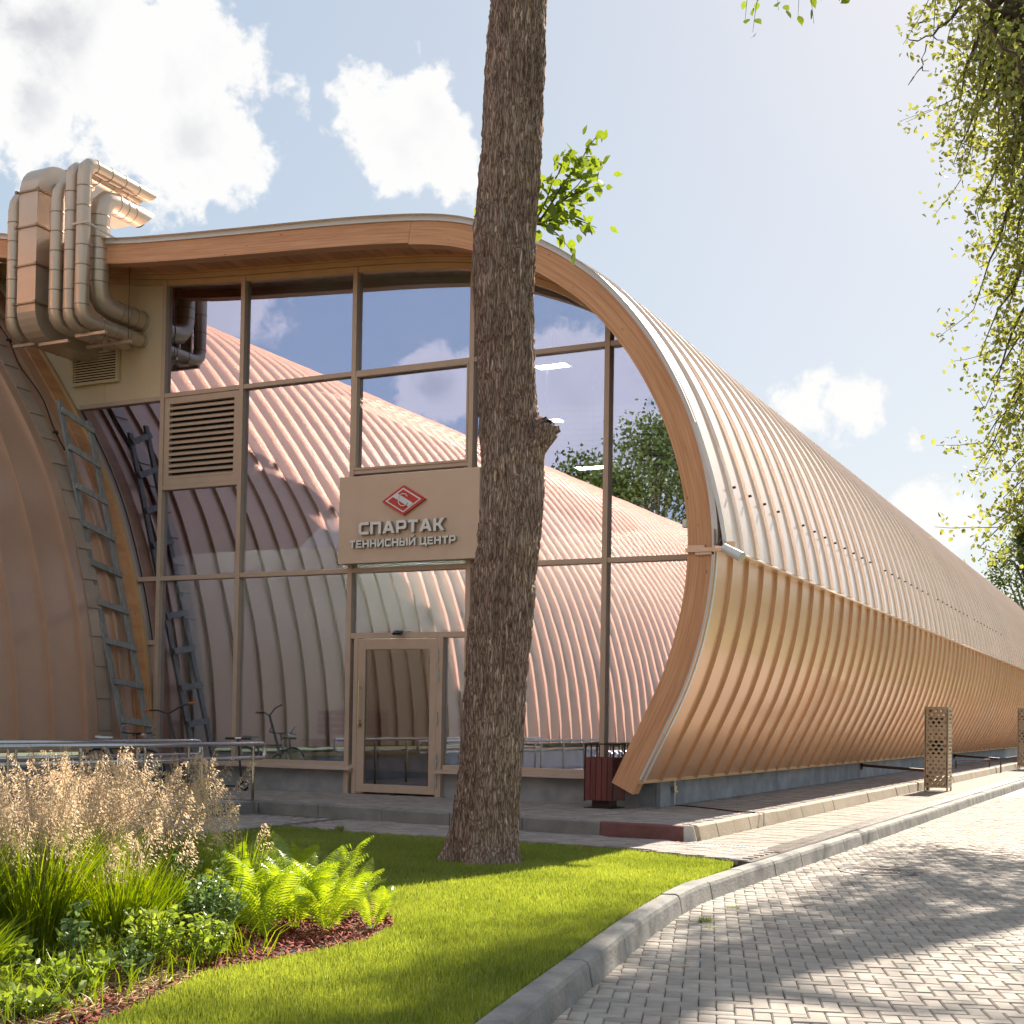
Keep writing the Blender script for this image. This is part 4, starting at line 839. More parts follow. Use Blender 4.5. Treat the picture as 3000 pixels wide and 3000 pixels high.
word('ТЕННИСНЫЙ ЦЕНТР', -10.65, -8.92, 3.515, 3.625, .045, .022)
letter('С', ex-.085, ex+.085, ez-.095, ez+.10, SY-.058, .004, em, 'emblem_red', -.012, 'emblem_letter')
letter('С', ex-.079, ex+.079, ez-.089, ez+.094, SY-.0625, .003, em, 'emblem_white', -.022, 'emblem_letter')
bpy.data.objects.remove(fo)

# ------------------------------------------------------------------ small fixtures by the arch
br = thing('steel_bracket', 'small grey steel bracket bolted across the timber arch', 'bracket', (-5.25, -1.0, 3.17))
MB().box(-5.34, -4.93, -1.045, -1.008, 3.15, 3.20).box(-5.32, -5.1, -1.03, -1.006, 3.20, 3.235).box(-5.22, -4.96, -1.03, -1.006, 3.115, 3.15).build('plate', 'duct_metal', br)
cc = thing('security_camera', 'white tubular security camera below the eave at the arch corner', 'camera', (-4.75, -1.1, 3.1))
MB().tube([(-4.80, -1.22, 3.16), (-4.55, -1.32, 3.03)], [.055, .06], 16).build('body', 'letter_white', cc)
MB().tube([(-4.553, -1.319, 3.031), (-4.545, -1.322, 3.027)], .05, 16).build('lens', 'steel_dull', cc)
MB().box(-4.96, -4.72, -1.16, -1.08, 3.13, 3.17).box(-4.80, -4.68, -1.17, -1.155, 3.07, 3.24).build('mount', 'duct_metal', cc)
MB().tube([(-4.95, -1.05, 3.22), (-4.85, -1.12, 3.30), (-4.78, -1.16, 3.2)], .008, 6).build('cable', 'steel_dull', cc)
wl = thing('wall_lamp', 'small white lamp on the inner edge of the timber arch', 'lamp', (-5.36, -1.0, 3.5))
MB().box(-5.40, -5.34, -1.0, -.93, 3.46, 3.56).build('housing', 'letter_white', wl, bevel=.006); MB().box(-5.39, -5.35, -1.006, -1.001, 3.47, 3.52).build('cover', 'steel_dull', wl)
tp = thing('garden_tap', 'brass and steel water tap on a pipe up the grey plinth', 'tap', (-5.96, .4, 0))
MB().tube([(-5.95, .42, .0), (-5.95, .42, .33)], .012, 8).build('pipe', 'steel_dull', tp)
MB().tube([(-5.95, .42, .17), (-5.95, .42, .26)], .024, 10).bar((-5.95, .37, .24), (-5.95, .47, .24), .02, .02).build('valve', 'steel_warm', tp)
MB().bar((-5.93, .36, .185), (-5.93, .48, .185), .015, .02).build('lever', 'steel_dull', tp)
hz = thing('hose_line', 'thin dark hose line crossing the upper paving from the tap to the kerb', 'hose', (-5.3, 0, 0))
MB().tube([(-5.95, .42, .006), (-5.7, .3, .008), (-5.3, .05, .008), (-4.9, -.3, .008), (-4.62, -.42, .012)], .008, 6).build('hose', 'chain_dark', hz)
MB().box(-4.60, -4.515, -.43, -.41, .011, .022).box(-4.513, -4.50, -.43, -.41, -.15, .022).build('clip', 'steel_dull', hz)
# drain pipes from plinth
for k, (x0, y0, x1, y1, z) in enumerate([(-6.0, 12.3, -4.47, 11.0, .24), (-6.0, 25.5, -4.5, 23.6, .24)]):
    d = thing('drain_pipe', ['dark brown drain pipe reaching from the plinth to the nearer perforated cabinet', 'dark brown drain pipe by the plinth near the farther perforated cabinet'][k], 'pipe', (x1, y1, 0), 0, 'drain pipes along the plinth')
    MB().bar((x0, y0, z+.03), (x1, y1, z), .08, .055).build('trough', 'pipe_brown', d)
    MB().box(x0-.02, x0+.05, y0-.06, y0+.06, z-.06, z+.09).build('outlet', 'pipe_brown', d)
    MB().tube([(x1+.04, y1, z), (x1+.04, y1, -.15)], .02, 8).build('stand', 'pipe_brown', d)
lr = thing('low_rail', 'low brown pipe rail on the paving before the farther cabinet', 'rail', (-4.9, 22, 0))
MB().tube(arc_path([(-5.3, 21, .0), (-5.3, 21, .22), (-4.75, 23.5, .22), (-4.75, 23.5, .0)], .05), .02, 8).build('hoop', 'pipe_brown', lr)
MB().tube([(-5.28, 21.1, .1), (-4.76, 23.4, .1)], .014, 8).build('cross_bar', 'pipe_brown', lr)

# perforated cabinets
def perf(W_, H_, nc, pitch):
    m = MB(); cw = W_/nc; nr = int(H_/pitch); rh = H_/nr
    def cell(x0, x1, z0, z1, a, b):
        cx, cz = (x0+x1)/2, (z0+z1)/2; a, b = min(a, (x1-x0)/2*.97), min(b, (z1-z0)/2*.97)
        m.add([(x0, 0, z0), (x1, 0, z0), (x1, 0, z1), (x0, 0, z1), (cx, 0, cz-b), (cx+a, 0, cz), (cx, 0, cz+b), (cx-a, 0, cz)], [(0, 1, 4), (1, 2, 5), (2, 3, 6), (3, 0, 7), (0, 4, 7), (1, 5, 4), (2, 6, 5), (3, 7, 6)])
    for j in range(nr):
        z0 = j*rh; ph = (j+.5)/nr; sz = .34+.60*abs(math.sin(ph*PI*2.6+.35))**1.3
        sh = (j % 2)*cw/2
        if sh: m.add([(0, 0, z0), (sh, 0, z0), (sh, 0, z0+rh), (0, 0, z0+rh)], [(0, 1, 2, 3)]); m.add([(W_-sh, 0, z0), (W_, 0, z0), (W_, 0, z0+rh), (W_-sh, 0, z0+rh)], [(0, 1, 2, 3)])
        for i in range(nc-(1 if sh else 0)):
            cell(i*cw+sh, (i+1)*cw+sh, z0, z0+rh, cw*.5*sz, rh*.62*sz)
    return m
def cabinet(loc, label, sc=1.):
    c = thing('perforated_cabinet', label, 'cabinet', loc, 0, 'perforated metal cabinets along the pavement'); c.scale = (sc, sc, sc)
    w, d, h = .45, .50, 1.56
    for i, (W_, ox, oy, rz) in enumerate(((w, 0, 0, 0), (d, w, 0, PI/2), (w, w, d, PI), (d, 0, d, -PI/2))):
        p = perf(W_-.03, h-.06, 4, .074)
        o = p.build('perforated_panel', 'perf_metal', c, world=False); off_ = Matrix.Rotation(rz, 4, 'Z') @ Vector((.015, .004, .10))
        o.location = (ox+off_.x, oy+off_.y, .10); o.rotation_euler = (0, 0, rz); sm = o.modifiers.new('solid', 'SOLIDIFY'); sm.thickness = .004; sm.offset = 1
    for x, y in ((0, 0), (w-.03, 0), (w-.03, d-.03), (0, d-.03)): MB().box(x, x+.03, y, y+.03, 0, .07+h).build('post', 'perf_metal', c, world=False)
    for z in (.07, .07+h-.03): MB().box(.031, w-.031, .001, .03, z, z+.03).box(.031, w-.031, d-.03, d-.001, z, z+.03).box(.001, .03, .031, d-.031, z, z+.03).box(w-.03, w-.001, .031, d-.031, z, z+.03).build('rail', 'perf_metal', c, world=False)
    MB().box(-.006, w+.006, -.006, d+.006, .07+h+.002, .07+h+.014).build('top', 'perf_metal', c, world=False)
    MB().box(.12, w-.14, .12, d-.14, .55, 1.0).box(.12, w-.14, .12, d-.14, 1.1, 1.42).build('inner_box', 'chain_dark', c, world=False)
    return c
cabinet((-4.44, 10.67, PAVZ), 'tall perforated bronze metal cabinet standing on the sunny pavement')
cabinet((-4.46, 27.9, PAVZ), 'perforated bronze metal cabinet farther along the pavement at the picture edge', 1.15)

# litter bins
def litter_bin(loc, label):
    b = thing('litter_bin', label, 'litter bin', loc); w = .40
    MB().box(-.2, .2, -.2, .2, 0, .012).build('base_plate', 'bin_metal', b, world=False); MB().box(-.12, .12, -.12, .12, .012, .11).build('foot', 'bin_metal', b, world=False)
    MB().box(-.17, .17, -.17, .17, .11, .62).build('liner', 'bin_metal', b, world=False)
    for sd in range(4):
        for k in range(5):
            x = -.2+.012+k*.0762; m = MB().box(x, x+.070, -.20, -.18, .10, .64); o = m.build('slat', 'bin_wood', b, world=False, bevel=.003); o.rotation_euler = (0, 0, sd*PI/2)
    for x, y in ((-.2, -.2), (.18, -.2), (.18, .18), (-.2, .18)): MB().box(x, x+.02, y, y+.02, .09, .80).build('post', 'bin_metal', b, world=False)
    for x, y in ((0, -.19), (0, .19), (-.19, 0), (.19, 0)): MB().box(x-.006, x+.006, y-.006, y+.006, .64, .795).build('stay', 'bin_metal', b, world=False)
    MB().box(-.205, .205, -.205, -.18, .80, .812).box(-.205, .205, .18, .205, .80, .812).box(-.205, -.18, -.18, .18, .80, .812).box(.18, .205, -.18, .18, .80, .812).build('top_rail', 'bin_metal', b, world=False)
    return b
litter_bin((-6.52, -.62, 0), 'dark red slatted litter bin in front of the glass wall by the arch foot').rotation_euler = (0, 0, R(0))

# ------------------------------------------------------------------ ramp, handrails, bikes
ramp = struct('ramp', MB().prism([(-12.35, -2.2, -.35), (-10.66, -2.2, -.35), (-10.66, -14, -.35), (-12.35, -14, -.35)], (0, 0, .33)), 'plinth_render')
MB().box(-10.70, -10.58, -14, -2.45, -.35, -.005).build('ramp_kerb', 'kerb_dark', ramp, bevel=.008)
def handrail(x, yend, label, z=.73, y1=-9.4):
    h = thing('handrail', label, 'handrail', (x, yend, -.15), 0, 'steel handrails along the ramp')
    zl2 = z-.185
    MB().tube(arc_path([(x, y1, z), (x, yend, z), (x, yend, zl2), (x, y1, zl2)], .06, 6), .026, 12).build('rail', 'steel', h, smooth=True)
    k = 0; y = yend-.28
    while y > y1:
        p = MB().tube([(x+.035, y, -.20 if x > -11 else -.03), (x+.035, y, z-.06)], .019, 12).build('post', 'steel_warm', h, smooth=True)
        MB().tube([(x+.035, y, z-.06), (x+.03, y, z-.035), (x, y, z-.02)], .008, 8).build('saddle_pin', 'steel', p); MB().bar((x+.035, y, zl2), (x, y, zl2), .012, .012).build('clip', 'steel', p)
        y -= 1.02; k += 1
    return h
handrail(-10.76, -2.05, 'nearer stainless steel handrail with rounded end, closest to the lawn')
handrail(-12.15, -1.65, 'farther stainless steel handrail, on the vault side of the ramp', .735)
def wheel(parent, c, r, ax, tyre=.018, spokes=14, nm='wheel'):
    ax = Vector(ax).normalized(); u = ax.cross(Vector((0, 0, 1))).normalized(); w = ax.cross(u); c = Vector(c)
    ring = lambda rr, n=28: [c+(u*math.cos(2*PI*k/n)+w*math.sin(2*PI*k/n))*rr for k in range(n)]
    wh = MB().tube(ring(r-tyre), tyre, 8, closed=True).build(nm, 'rubber_black', parent, smooth=True)
    MB().tube(ring(r-2.3*tyre), .008, 6, closed=True).build('rim', 'steel_dull', wh)
    sp = MB()
    for k in range(spokes): sp.bar(c+ax*.015*(-1)**k, c+(u*math.cos(2*PI*k/spokes)+w*math.sin(2*PI*k/spokes))*(r-2.3*tyre), .003, .003)
    sp.tube([c-ax*.04, c+ax*.04], .015, 8).build('spokes', 'steel_dull', wh); return wh
bk = thing('bicycle', 'black bicycle with white saddle parked behind the handrails', 'bicycle', (-13.5, -1.7, 0))
by = -1.7
wheel(bk, (-13.98, by, .30), .30, (0, 1, 0)); wheel(bk, (-13.02, by, .30), .30, (0, 1, 0))
BB = (-13.55, by, .28)
MB().tube([BB, (-13.78, by, .66)], .016, 8).tube([(-13.76, by, .60), (-13.22, by, .62)], .017, 8).tube([BB, (-13.20, by, .56)], .02, 8).build('frame', 'bike_black', bk)
MB().tube([BB, (-13.98, by, .30), (-13.75, by, .58)], .010, 8).build('rear_stay', 'bike_white', bk)
MB().tube([(-13.23, by, .70), (-13.18, by, .52), (-13.02, by, .30)], .015, 8).build('fork', 'bike_white', bk)
MB().tube([(-13.78, by, .64), (-13.81, by, .73)], .012, 8).build('seat_post', 'steel_dull', bk)
MB().rings([[(-13.98, by-.06, .745), (-13.98, by+.06, .745), (-13.98, by+.05, .775), (-13.98, by-.05, .775)], [(-13.90, by-.07, .735), (-13.90, by+.07, .735), (-13.90, by+.05, .765), (-13.90, by-.05, .765)], [(-13.78, by-.03, .735), (-13.78, by+.03, .735), (-13.78, by+.02, .765), (-13.78, by-.02, .765)], [(-13.69, by-.018, .735), (-13.69, by+.018, .735), (-13.69, by+.012, .762), (-13.69, by-.012, .762)]]).build('saddle', 'bike_white', bk, smooth=True, bevel=.008)
MB().tube([(-13.23, by, .68), (-13.25, by, .80), (-13.17, by, .82)], .014, 8).build('stem', 'bike_black', bk)
hb = MB().tube([(-13.26, by-.31, .84), (-13.19, by-.22, .82), (-13.17, by, .82), (-13.19, by+.22, .82), (-13.26, by+.31, .84)], .011, 8).build('handlebar', 'bike_black', bk)
for s in (-1, 1): MB().tube([(-13.26, by+s*.31, .84), (-13.20, by+s*.32, .93)], .014, 8).build('bar_end', 'steel_dull', hb); MB().bar((-13.18, by+s*.17, .82), (-13.10, by+s*.22, .79), .015, .012).build('brake_lever', 'bike_black', hb)
MB().tube([(-13.14, by, .79), (-13.09, by, .79)], [.035, .03], 12).build('headlamp', 'steel_dull', bk)
MB().tube([(-13.62, by-.05, .28), (-13.55, by-.05, .28)], .07, 14).bar((-13.55, by-.07, .28), (-13.46, by-.09, .16), .02, .012).build('crank', 'steel_dull', bk)
es = thing('electric_scooter', 'tall black scooter with orange grips leaning near the ladder', 'scooter', (-13.0, -1.2, 0))
MB().tube([(-12.78, -1.2, .12), (-13.0, -1.2, .78), (-13.12, -1.2, 1.12)], [.03, .022, .02], 10).build('stem', 'bike_black', es)
hb = MB().tube([(-13.42, -1.3, 1.15), (-13.25, -1.26, 1.15), (-13.12, -1.2, 1.10), (-12.95, -1.12, 1.22), (-12.80, -1.06, 1.27)], .013, 8).build('handlebar', 'bike_black', es)
MB().tube([(-13.47, -1.31, 1.15), (-13.38, -1.29, 1.15)], .017, 8).build('grip', 'grip_orange', hb); MB().tube([(-12.84, -1.08, 1.26), (-12.76, -1.04, 1.28)], .017, 8).build('grip', 'grip_orange', hb)
MB().box(-13.55, -12.85, -1.27, -1.13, .09, .12).build('deck', 'bike_black', es, bevel=.01)
wheel(es, (-12.76, -1.2, .10), .10, (0, 1, 0), .022, 6); wheel(es, (-13.62, -1.2, .10), .10, (0, 1, 0), .022, 6)
ks = thing('kick_scooter', 'small black kick scooter standing by the glass wall sill', 'scooter', (-12.3, -.6, 0))
MB().tube([(-12.22, -.62, .10), (-12.30, -.62, .75)], .016, 8).build('stem', 'bike_black', ks)
MB().tube([(-12.47, -.70, .76), (-12.13, -.54, .76)], .017, 8).build('handlebar', 'rubber_black', ks); MB().tube([(-12.34, -.64, .762), (-12.26, -.60, .762)], .019, 8).build('clamp', 'steel', ks)
MB().box(-12.75, -12.28, -.66, -.58, .055, .075).build('deck', 'bike_black', ks, bevel=.008)
wheel(ks, (-12.17, -.62, .075), .075, (0, 1, 0), .016, 5); wheel(ks, (-12.80, -.62, .075), .075, (0, 1, 0), .016, 5)
# bicycle stand further along the vault (seen in the glass)
bs = thing('bicycle_stand', 'row of curved steel bicycle hoops beside the vault, seen mirrored in the glass', 'bicycle stand', (-14.0, -16, -.15))
for k in range(5): MB().tube(arc_path([(-14.1, -17-k*.4, -.15), (-14.1, -17-k*.4, .35), (-13.5, -17-k*.4, .35), (-13.5, -17-k*.4, -.15)], .25), .02, 8).build('hoop', 'steel', bs)
for x in (-14.1, -13.5): MB().box(x-.02, x+.02, -19, -16.7, -.2, -.13).build('base_bar', 'steel', bs)
struct('side_path', MB().add([(-14.5, -52, -.152), (-9.32, -52, -.152), (-9.32, -14.1, -.152), (-12.36, -14.1, -.152), (-12.36, -2.1, -.152), (-14.5, -2.0, -.152)], [tuple(range(6))]), 'brick_pave')
struct('side_lawn', MB().add([(-9.2, -52, -.21), (-1, -52, -.21), (-1, -18, -.21), (-9.2, -18, -.21)], [(0, 1, 2, 3)]), 'far_ground')

# ------------------------------------------------------------------ vegetation helpers
def vnoise(u, v, pu, seed):
    """2d value noise, periodic in u with integer period pu"""
    g = np.random.default_rng(seed).random((pu, 4096)); iu = np.floor(u).astype(int); iv = np.floor(v).astype(int); fu = u-iu; fv = v-iv
    fu = fu*fu*(3-2*fu); fv = fv*fv*(3-2*fv); a = lambda i, j: g[i % pu, j % 4096]
    return (a(iu, iv)*(1-fu)+a(iu+1, iv)*fu)*(1-fv)+(a(iu, iv+1)*(1-fu)+a(iu+1, iv+1)*fu)*fv
def unit(a): return a/np.maximum(np.linalg.norm(a, axis=-1, keepdims=True), 1e-9)
def leaf_mesh_arrays(P, L, Wd, down=.4, fold=.25, base_dir=None, shape=0):
    """folded leaves: 6 verts, 4 tris each"""
    n = len(P); d = rng.normal(size=(n, 3)); d[:, 2] -= down
    if base_dir is not None: d = d*.6+base_dir
    d = unit(d); s = unit(np.cross(d, rng.normal(size=(n, 3)))); nn = np.cross(s, d); L = np.broadcast_to(L, n)[:, None]; Wd = np.broadcast_to(Wd, n)[:, None]
    V = np.stack([P, P+d*L*.35+s*Wd*.5+nn*Wd*fold, P+d*L*.75+s*Wd*.36+nn*Wd*fold*.6, P+d*L, P+d*L*.75-s*Wd*.36+nn*Wd*fold*.6, P+d*L*.35-s*Wd*.5+nn*Wd*fold], 1).reshape(-1, 3)
    b = np.arange(n)*6
    F = np.concatenate([np.stack([b, b+1, b+2], 1), np.stack([b, b+2, b+3], 1), np.stack([b, b+3, b+4], 1), np.stack([b, b+4, b+5], 1)])
    return V, F
def quad_leaves(P, L, Wd, down=.3):
    n = len(P); d = rng.normal(size=(n, 3)); d[:, 2] -= down; d = unit(d); s = unit(np.cross(d, rng.normal(size=(n, 3)))); nn = np.cross(s, d)
    L = np.broadcast_to(L, n)[:, None]; Wd = np.broadcast_to(Wd, n)[:, None]
    V = np.stack([P, P+d*L*.5+s*Wd*.5+nn*Wd*.12, P+d*L, P+d*L*.5-s*Wd*.5+nn*Wd*.12], 1).reshape(-1, 3); b = np.arange(n)*4
    return V, np.concatenate([np.stack([b, b+1, b+2], 1), np.stack([b, b+2, b+3], 1)])
def curve3(p0, p1, sag, n=8, jit=.06):
    p0, p1 = np.array(p0, float), np.array(p1, float); t = np.linspace(0, 1, n)[:, None]; c = (p0+p1)/2+np.array([0, 0, sag])
    A = p0*(1-t)**2+2*c*t*(1-t)+p1*t*t; A[1:-1] += rng.normal(size=(n-2, 3))*jit*np.linalg.norm(p1-p0)*.12; return A

# ------------------------------------------------------------------ the near tree
tree = thing('linden_tree', 'tall tree with rough brown trunk standing on the lawn before the glass wall', 'tree', (-5.57, -5.75, LAWNZ))
TZ = np.array([(-.26, -5.57, .345), (-.1, -5.565, .318), (-.01, -5.56, .303), (.34, -5.54, .286), (.7, -5.51, .28), (1.06, -5.49, .274), (1.63, -5.46, .271), (2.34, -5.41, .274), (2.73, -5.37, .271), (3.11, -5.345, .266), (3.41, -5.355, .268), (3.88, -5.41, .264), (4.81, -5.46, .266), (5.32, -5.46, .268), (5.56, -5.455, .266), (5.83, -5.43, .256), (6.19, -5.41, .253), (6.67, -5.39, .254), (7.6, -5.37, .254), (9.0, -5.36, .245), (11, -5.3, .20), (13, -5.3, .14), (15, -5.35, .07)])
nt_, nz_ = 190, 700
zz = np.concatenate([np.linspace(-.26, 8.6, 640), np.linspace(8.65, 15, 60)]); th = np.linspace(0, 2*PI, nt_, endpoint=False)
ZZ, TH = np.meshgrid(zz, th, indexing='ij'); cx = np.interp(zz, TZ[:, 0], TZ[:, 1])[:, None]; rr = np.interp(zz, TZ[:, 0], TZ[:, 2])[:, None]
u1 = TH/(2*PI); wob = (vnoise(u1*5, ZZ*.9, 5, 3)-.5)*.035+(vnoise(u1*9, ZZ*2.2, 9, 4)-.5)*.016
tw = u1+.03*vnoise(u1*4, ZZ*.7, 4, 9)+ZZ*.012
r1 = 1-np.abs(2*vnoise(tw*44, ZZ*3.2+vnoise(u1*20, ZZ*5, 20, 8)*1.5, 44, 5)-1); r2 = 1-np.abs(2*vnoise(tw*84, ZZ*9, 84, 6)-1); r3 = vnoise(tw*150, ZZ*34, 150, 7)
disp = wob+(r1**1.5-.4)*.034+(r2-.5)*.016+(r3-.5)*.009
base = np.clip((.25-ZZ)/.5, 0, 1)**2*(.05*np.cos(TH*5+.6)+.045*np.cos(TH*3+2.)+.03)
RR = rr-.006+disp+base
TV = np.stack([cx+RR*np.cos(TH), -5.75+RR*np.sin(TH), ZZ], -1).reshape(-1, 3)
ii, jj = np.meshgrid(np.arange(nz_-1), np.arange(nt_), indexing='ij'); j2 = (jj+1) % nt_
TF = np.stack([ii*nt_+jj, ii*nt_+j2, (ii+1)*nt_+j2, (ii+1)*nt_+jj], -1).reshape(-1, 4)
trunk = link(npmesh('trunk', TV, TF, 'bark', smooth=True), 'trunk', tree)
# broken branch stub
sp = []; ns_ = 26
for q, (t, rad) in enumerate([(0, .17), (.2, .145), (.45, .12), (.7, .115), (.88, .11), (1.0, .085), (1.02, .02)]):
    c = np.array([-5.22+.22*t, -5.74, 3.40+.33*t-.02*t*t]); ring = []
    for k in range(ns_):
        a = 2*PI*k/ns_; rd_ = rad*(1+.16*math.sin(a*5+q)+random.uniform(-.1, .1)); ring.append((c[0]+rd_*math.cos(a)*.75+(random.uniform(-.03, .05) if q > 4 else 0), c[1]+rd_*math.sin(a), c[2]+rd_*math.cos(a)*-.6+(random.uniform(-.03, .03) if q > 4 else 0)))
    sp.append(ring)
MB().rings(sp).build('branch_stub', 'bark', tree, smooth=True)
# leaf with outline: heart-ish blade, petiole at origin, along +x
def leafproto(name, mat):
    o = [(0, 0), (.16, .26), (.40, .36), (.66, .29), (.86, .13), (1.05, 0)]; v = [(x, y, .10*abs(y)-.10*x*x) for x, y in o]+[(x, -y, .10*abs(y)-.10*x*x) for x, y in o[1:-1]]+[(.5, 0, -.03)]
    f = [(0, 1, 10), (1, 2, 10), (2, 3, 10), (3, 4, 10), (4, 5, 10), (0, 10, 6), (6, 10, 7), (7, 10, 8), (8, 10, 9), (9, 10, 5)]
    return MB().add(v, f).mesh(name, mat, smooth=True)
LFM = leafproto('leaf', 'leaf_sun')
def place_leaf(parent, p, size, d=None, tilt=1.):
    d = Vector(d) if d is not None else Vector((random.gauss(0, 1), random.gauss(0, 1), random.gauss(-.35, .7)*tilt)); d.normalize()
    q = d.to_track_quat('X', 'Z') @ Quaternion((1, 0, 0), random.uniform(-1.3, 1.3))
    o = link(LFM, 'leaf', parent, loc=p); o.rotation_mode = 'QUATERNION'; o.rotation_quaternion = q; s = size*random.uniform(.75, 1.2); o.scale = (s, s, s*random.uniform(.6, 1.4)); return o
def shoot(stems, nleaf, size, spread=.05):
    m = MB()
    for A, r in stems: m.tube([tuple(p) for p in A], [r*(1-.75*i/(len(A)-1)) for i in range(len(A))], 6)
    so_ = m.build('leafy_shoot', 'branch_bark', tree)
    for A, r in stems:
        k = int(nleaf*np.linalg.norm(A[-1]-A[0])/sum(np.linalg.norm(B[-1]-B[0]) for B, _ in stems))+1
        for _ in range(k):
            t = random.uniform(.06, 1.02); i = min(int(t*(len(A)-1)), len(A)-2); p = A[i]+(A[i+1]-A[i])*(t*(len(A)-1)-i); dr = A[i+1]-A[i]; dr = dr/np.linalg.norm(dr)
            place_leaf(so_, tuple(p+rng.normal(size=3)*spread), size, dr*.7+rng.normal(size=3)*.8+np.array([0, 0, -.35]))
    return so_
b0 = np.array([-5.26, -5.5, 5.62])
shoot([(curve3(b0, (-4.78, -5.25, 6.46), -.02), .012), (curve3(b0+[.12, .06, .16], (-4.76, -5.1, 6.05), .08), .009), (curve3(b0, (-4.80, -5.2, 5.62), .14), .010), (curve3(b0, (-5.02, -5.3, 5.42), .10), .008), (curve3(b0+[-.05, .1, .1], (-5.12, -5.1, 6.45), .02), .009), (curve3(b0+[.1, .1, .1], (-4.9, -5.0, 6.28), .05), .008)], 230, .10)
bl = np.array([-5.68, -5.6, 5.55]); shoot([(curve3(bl, (-5.90, -5.45, 5.82), .02), .007), (curve3(bl, (-5.80, -5.5, 5.42), .03), .006)], 9, .10, .02)
# limbs above and crown
lim = MB(); cp_ = []
for k in range(14):
    h = random.uniform(9, 14.5); a = 2*PI*k/14+random.uniform(-.2, .2); Lg = random.uniform(2.4, 4.2)*(1.15-(h-9)/9); p0 = (np.interp(h, TZ[:, 0], TZ[:, 1]), -5.75, h); p1 = (p0[0]+math.cos(a)*Lg, -5.75+math.sin(a)*Lg, h+random.uniform(.6, 2.2)); A = curve3(p0, p1, .5)
    lim.tube([tuple(p) for p in A], [.09*(1-.85*i/7) for i in range(8)], 7)
    for t in np.linspace(.3, 1, 9): c = A[int(t*7)]; cp_.append(c+rng.normal(size=(34, 3))*[.5, .5, .4])
A = curve3((-5.36, -5.75, 9.1), (-2.95, -5.6, 7.9), .9, 10); lim.tube([tuple(p) for p in A], [.05*(1-.8*i/9) for i in range(10)], 7)
lim.build('branch', 'branch_bark', tree, smooth=True)
tw1 = [(curve3((x, -5.7+random.uniform(-.15, .15), 7.9), (x+random.uniform(-.08, .08), -5.7, z-.42), .0, 6), .006) for x, z in ((-3.20, 7.40), (-3.12, 7.28), (-3.02, 7.42), (-2.83, 7.34), (-2.74, 7.24), (-2.62, 7.42), (-2.50, 7.40))]
shoot(tw1, 60, .085, .03)
V, F = quad_leaves(np.concatenate(cp_), rng.uniform(.08, .13, sum(len(c) for c in cp_)), .08); link(npmesh('crown', V, F, 'leaf_linden'), 'crown', tree)

# ------------------------------------------------------------------ the roadside tree reaching into the picture from the right
rt_ = thing('roadside_tree', 'tall roadside tree with drooping olive green branches at the right edge', 'tree', (1.6, 6, -.2))
tp_ = [(1.6, 6, -.3), (1.35, 6, 1.5), (.6, 6, 4.2), (-.5, 6, 7), (-1.4, 6, 9.2), (-2.12, 6, 11.0), (-2.42, 6, 13.2), (-2.5, 6, 15.5), (-2.3, 6, 18)]
A = catmull(tp_, .35); MB().tube([tuple(p) for p in A], [max(.04, .42-.021*p[2]) for p in A], 18).build('trunk', 'branch_bark', rt_, smooth=True)
def trunk_at(z): return np.array([np.interp(z, A[:, 2], A[:, 0]), 6., z])
TA = A
def px(X, Y, y):     # direction helper: point at depth y on the photograph's sight line (used once to read crown tips)
    d = np.array(rt)*((X-1500)/3947)-np.array(up)*((Y-2007)/3947)+np.array(fw); t = (y+16.5)/d[1]; return np.array(CAMP)+d*t
tips = [(2641, 10, 5.2), (2700, 120, 6.0), (2760, 60, 6.5), (2820, 160, 5.5), (2708, 316, 6.2), (2721, 357, 5.4), (2747, 414, 6.8), (2718, 481, 5.8), (2742, 523, 6.4), (2790, 250, 6.0), (2840, 330, 5.0), (2788, 626, 5.6), (2840, 560, 6.6), (2866, 699, 6.0), (2880, 480, 5.2), (2778, 906, 6.1), (2794, 1045, 5.7), (2850, 960, 6.6), (2827, 1115, 5.2), (2810, 1198, 6.2), (2806, 1297, 5.8), (2794, 1360, 6.4), (2864, 1459, 5.5), (2794, 1604, 6.0), (2880, 1380, 6.9), (2900, 1250, 5.0), (2900, 1080, 6.4), (2960, 1500, 5.8), (2930, 1180, 5.6), (2930, 820, 5.8), (2950, 640, 6.4), (2990, 1340, 6.2), (2900, 130, 6.3), (2870, 1520, 5.6), (2850, 1290, 6.6), (2940, 1420, 5.3), (2905, 760, 5.4), (2860, 400, 6.2), (2930, 560, 5.1), (2960, 1000, 6.7), (2830, 1540, 6.3), (2965, 300, 5.6), (2880, 900, 6.0)]
lim = MB(); clouds = []; thin = MB()
def limb(p0, p1, sag, r, nl, spread):
    B = curve3(p0, p1, sag, 10, .10); lim.tube([tuple(p) for p in B], [max(.006, r*(1-.9*i/9)) for i in range(10)], 6)
    nt2 = 7
    for q in range(nt2):
        t = .30+.70*q/(nt2-1); i = min(int(t*9), 8); c = B[i]+(B[i+1]-B[i])*(t*9-i); e = c+np.array([rng.normal()*.45, rng.normal()*.45, -.18+rng.normal()*.28])*(.5+.5*t)
        C = curve3(c, e, -.03, 5); thin.tube([tuple(p) for p in C], [.007, .006, .005, .004, .003], 4, cap=False)
        tt = rng.random(nl); clouds.append(c+(e-c)*tt[:, None]+rng.normal(size=(nl, 3))*spread)
for X, Y, y in tips:
    e = px(X+75, Y, y); z0 = min(max(e[2]+random.uniform(1.2, 3.0), 5.5), 17); limb(trunk_at(z0), e, .55, .05, 33, .13)
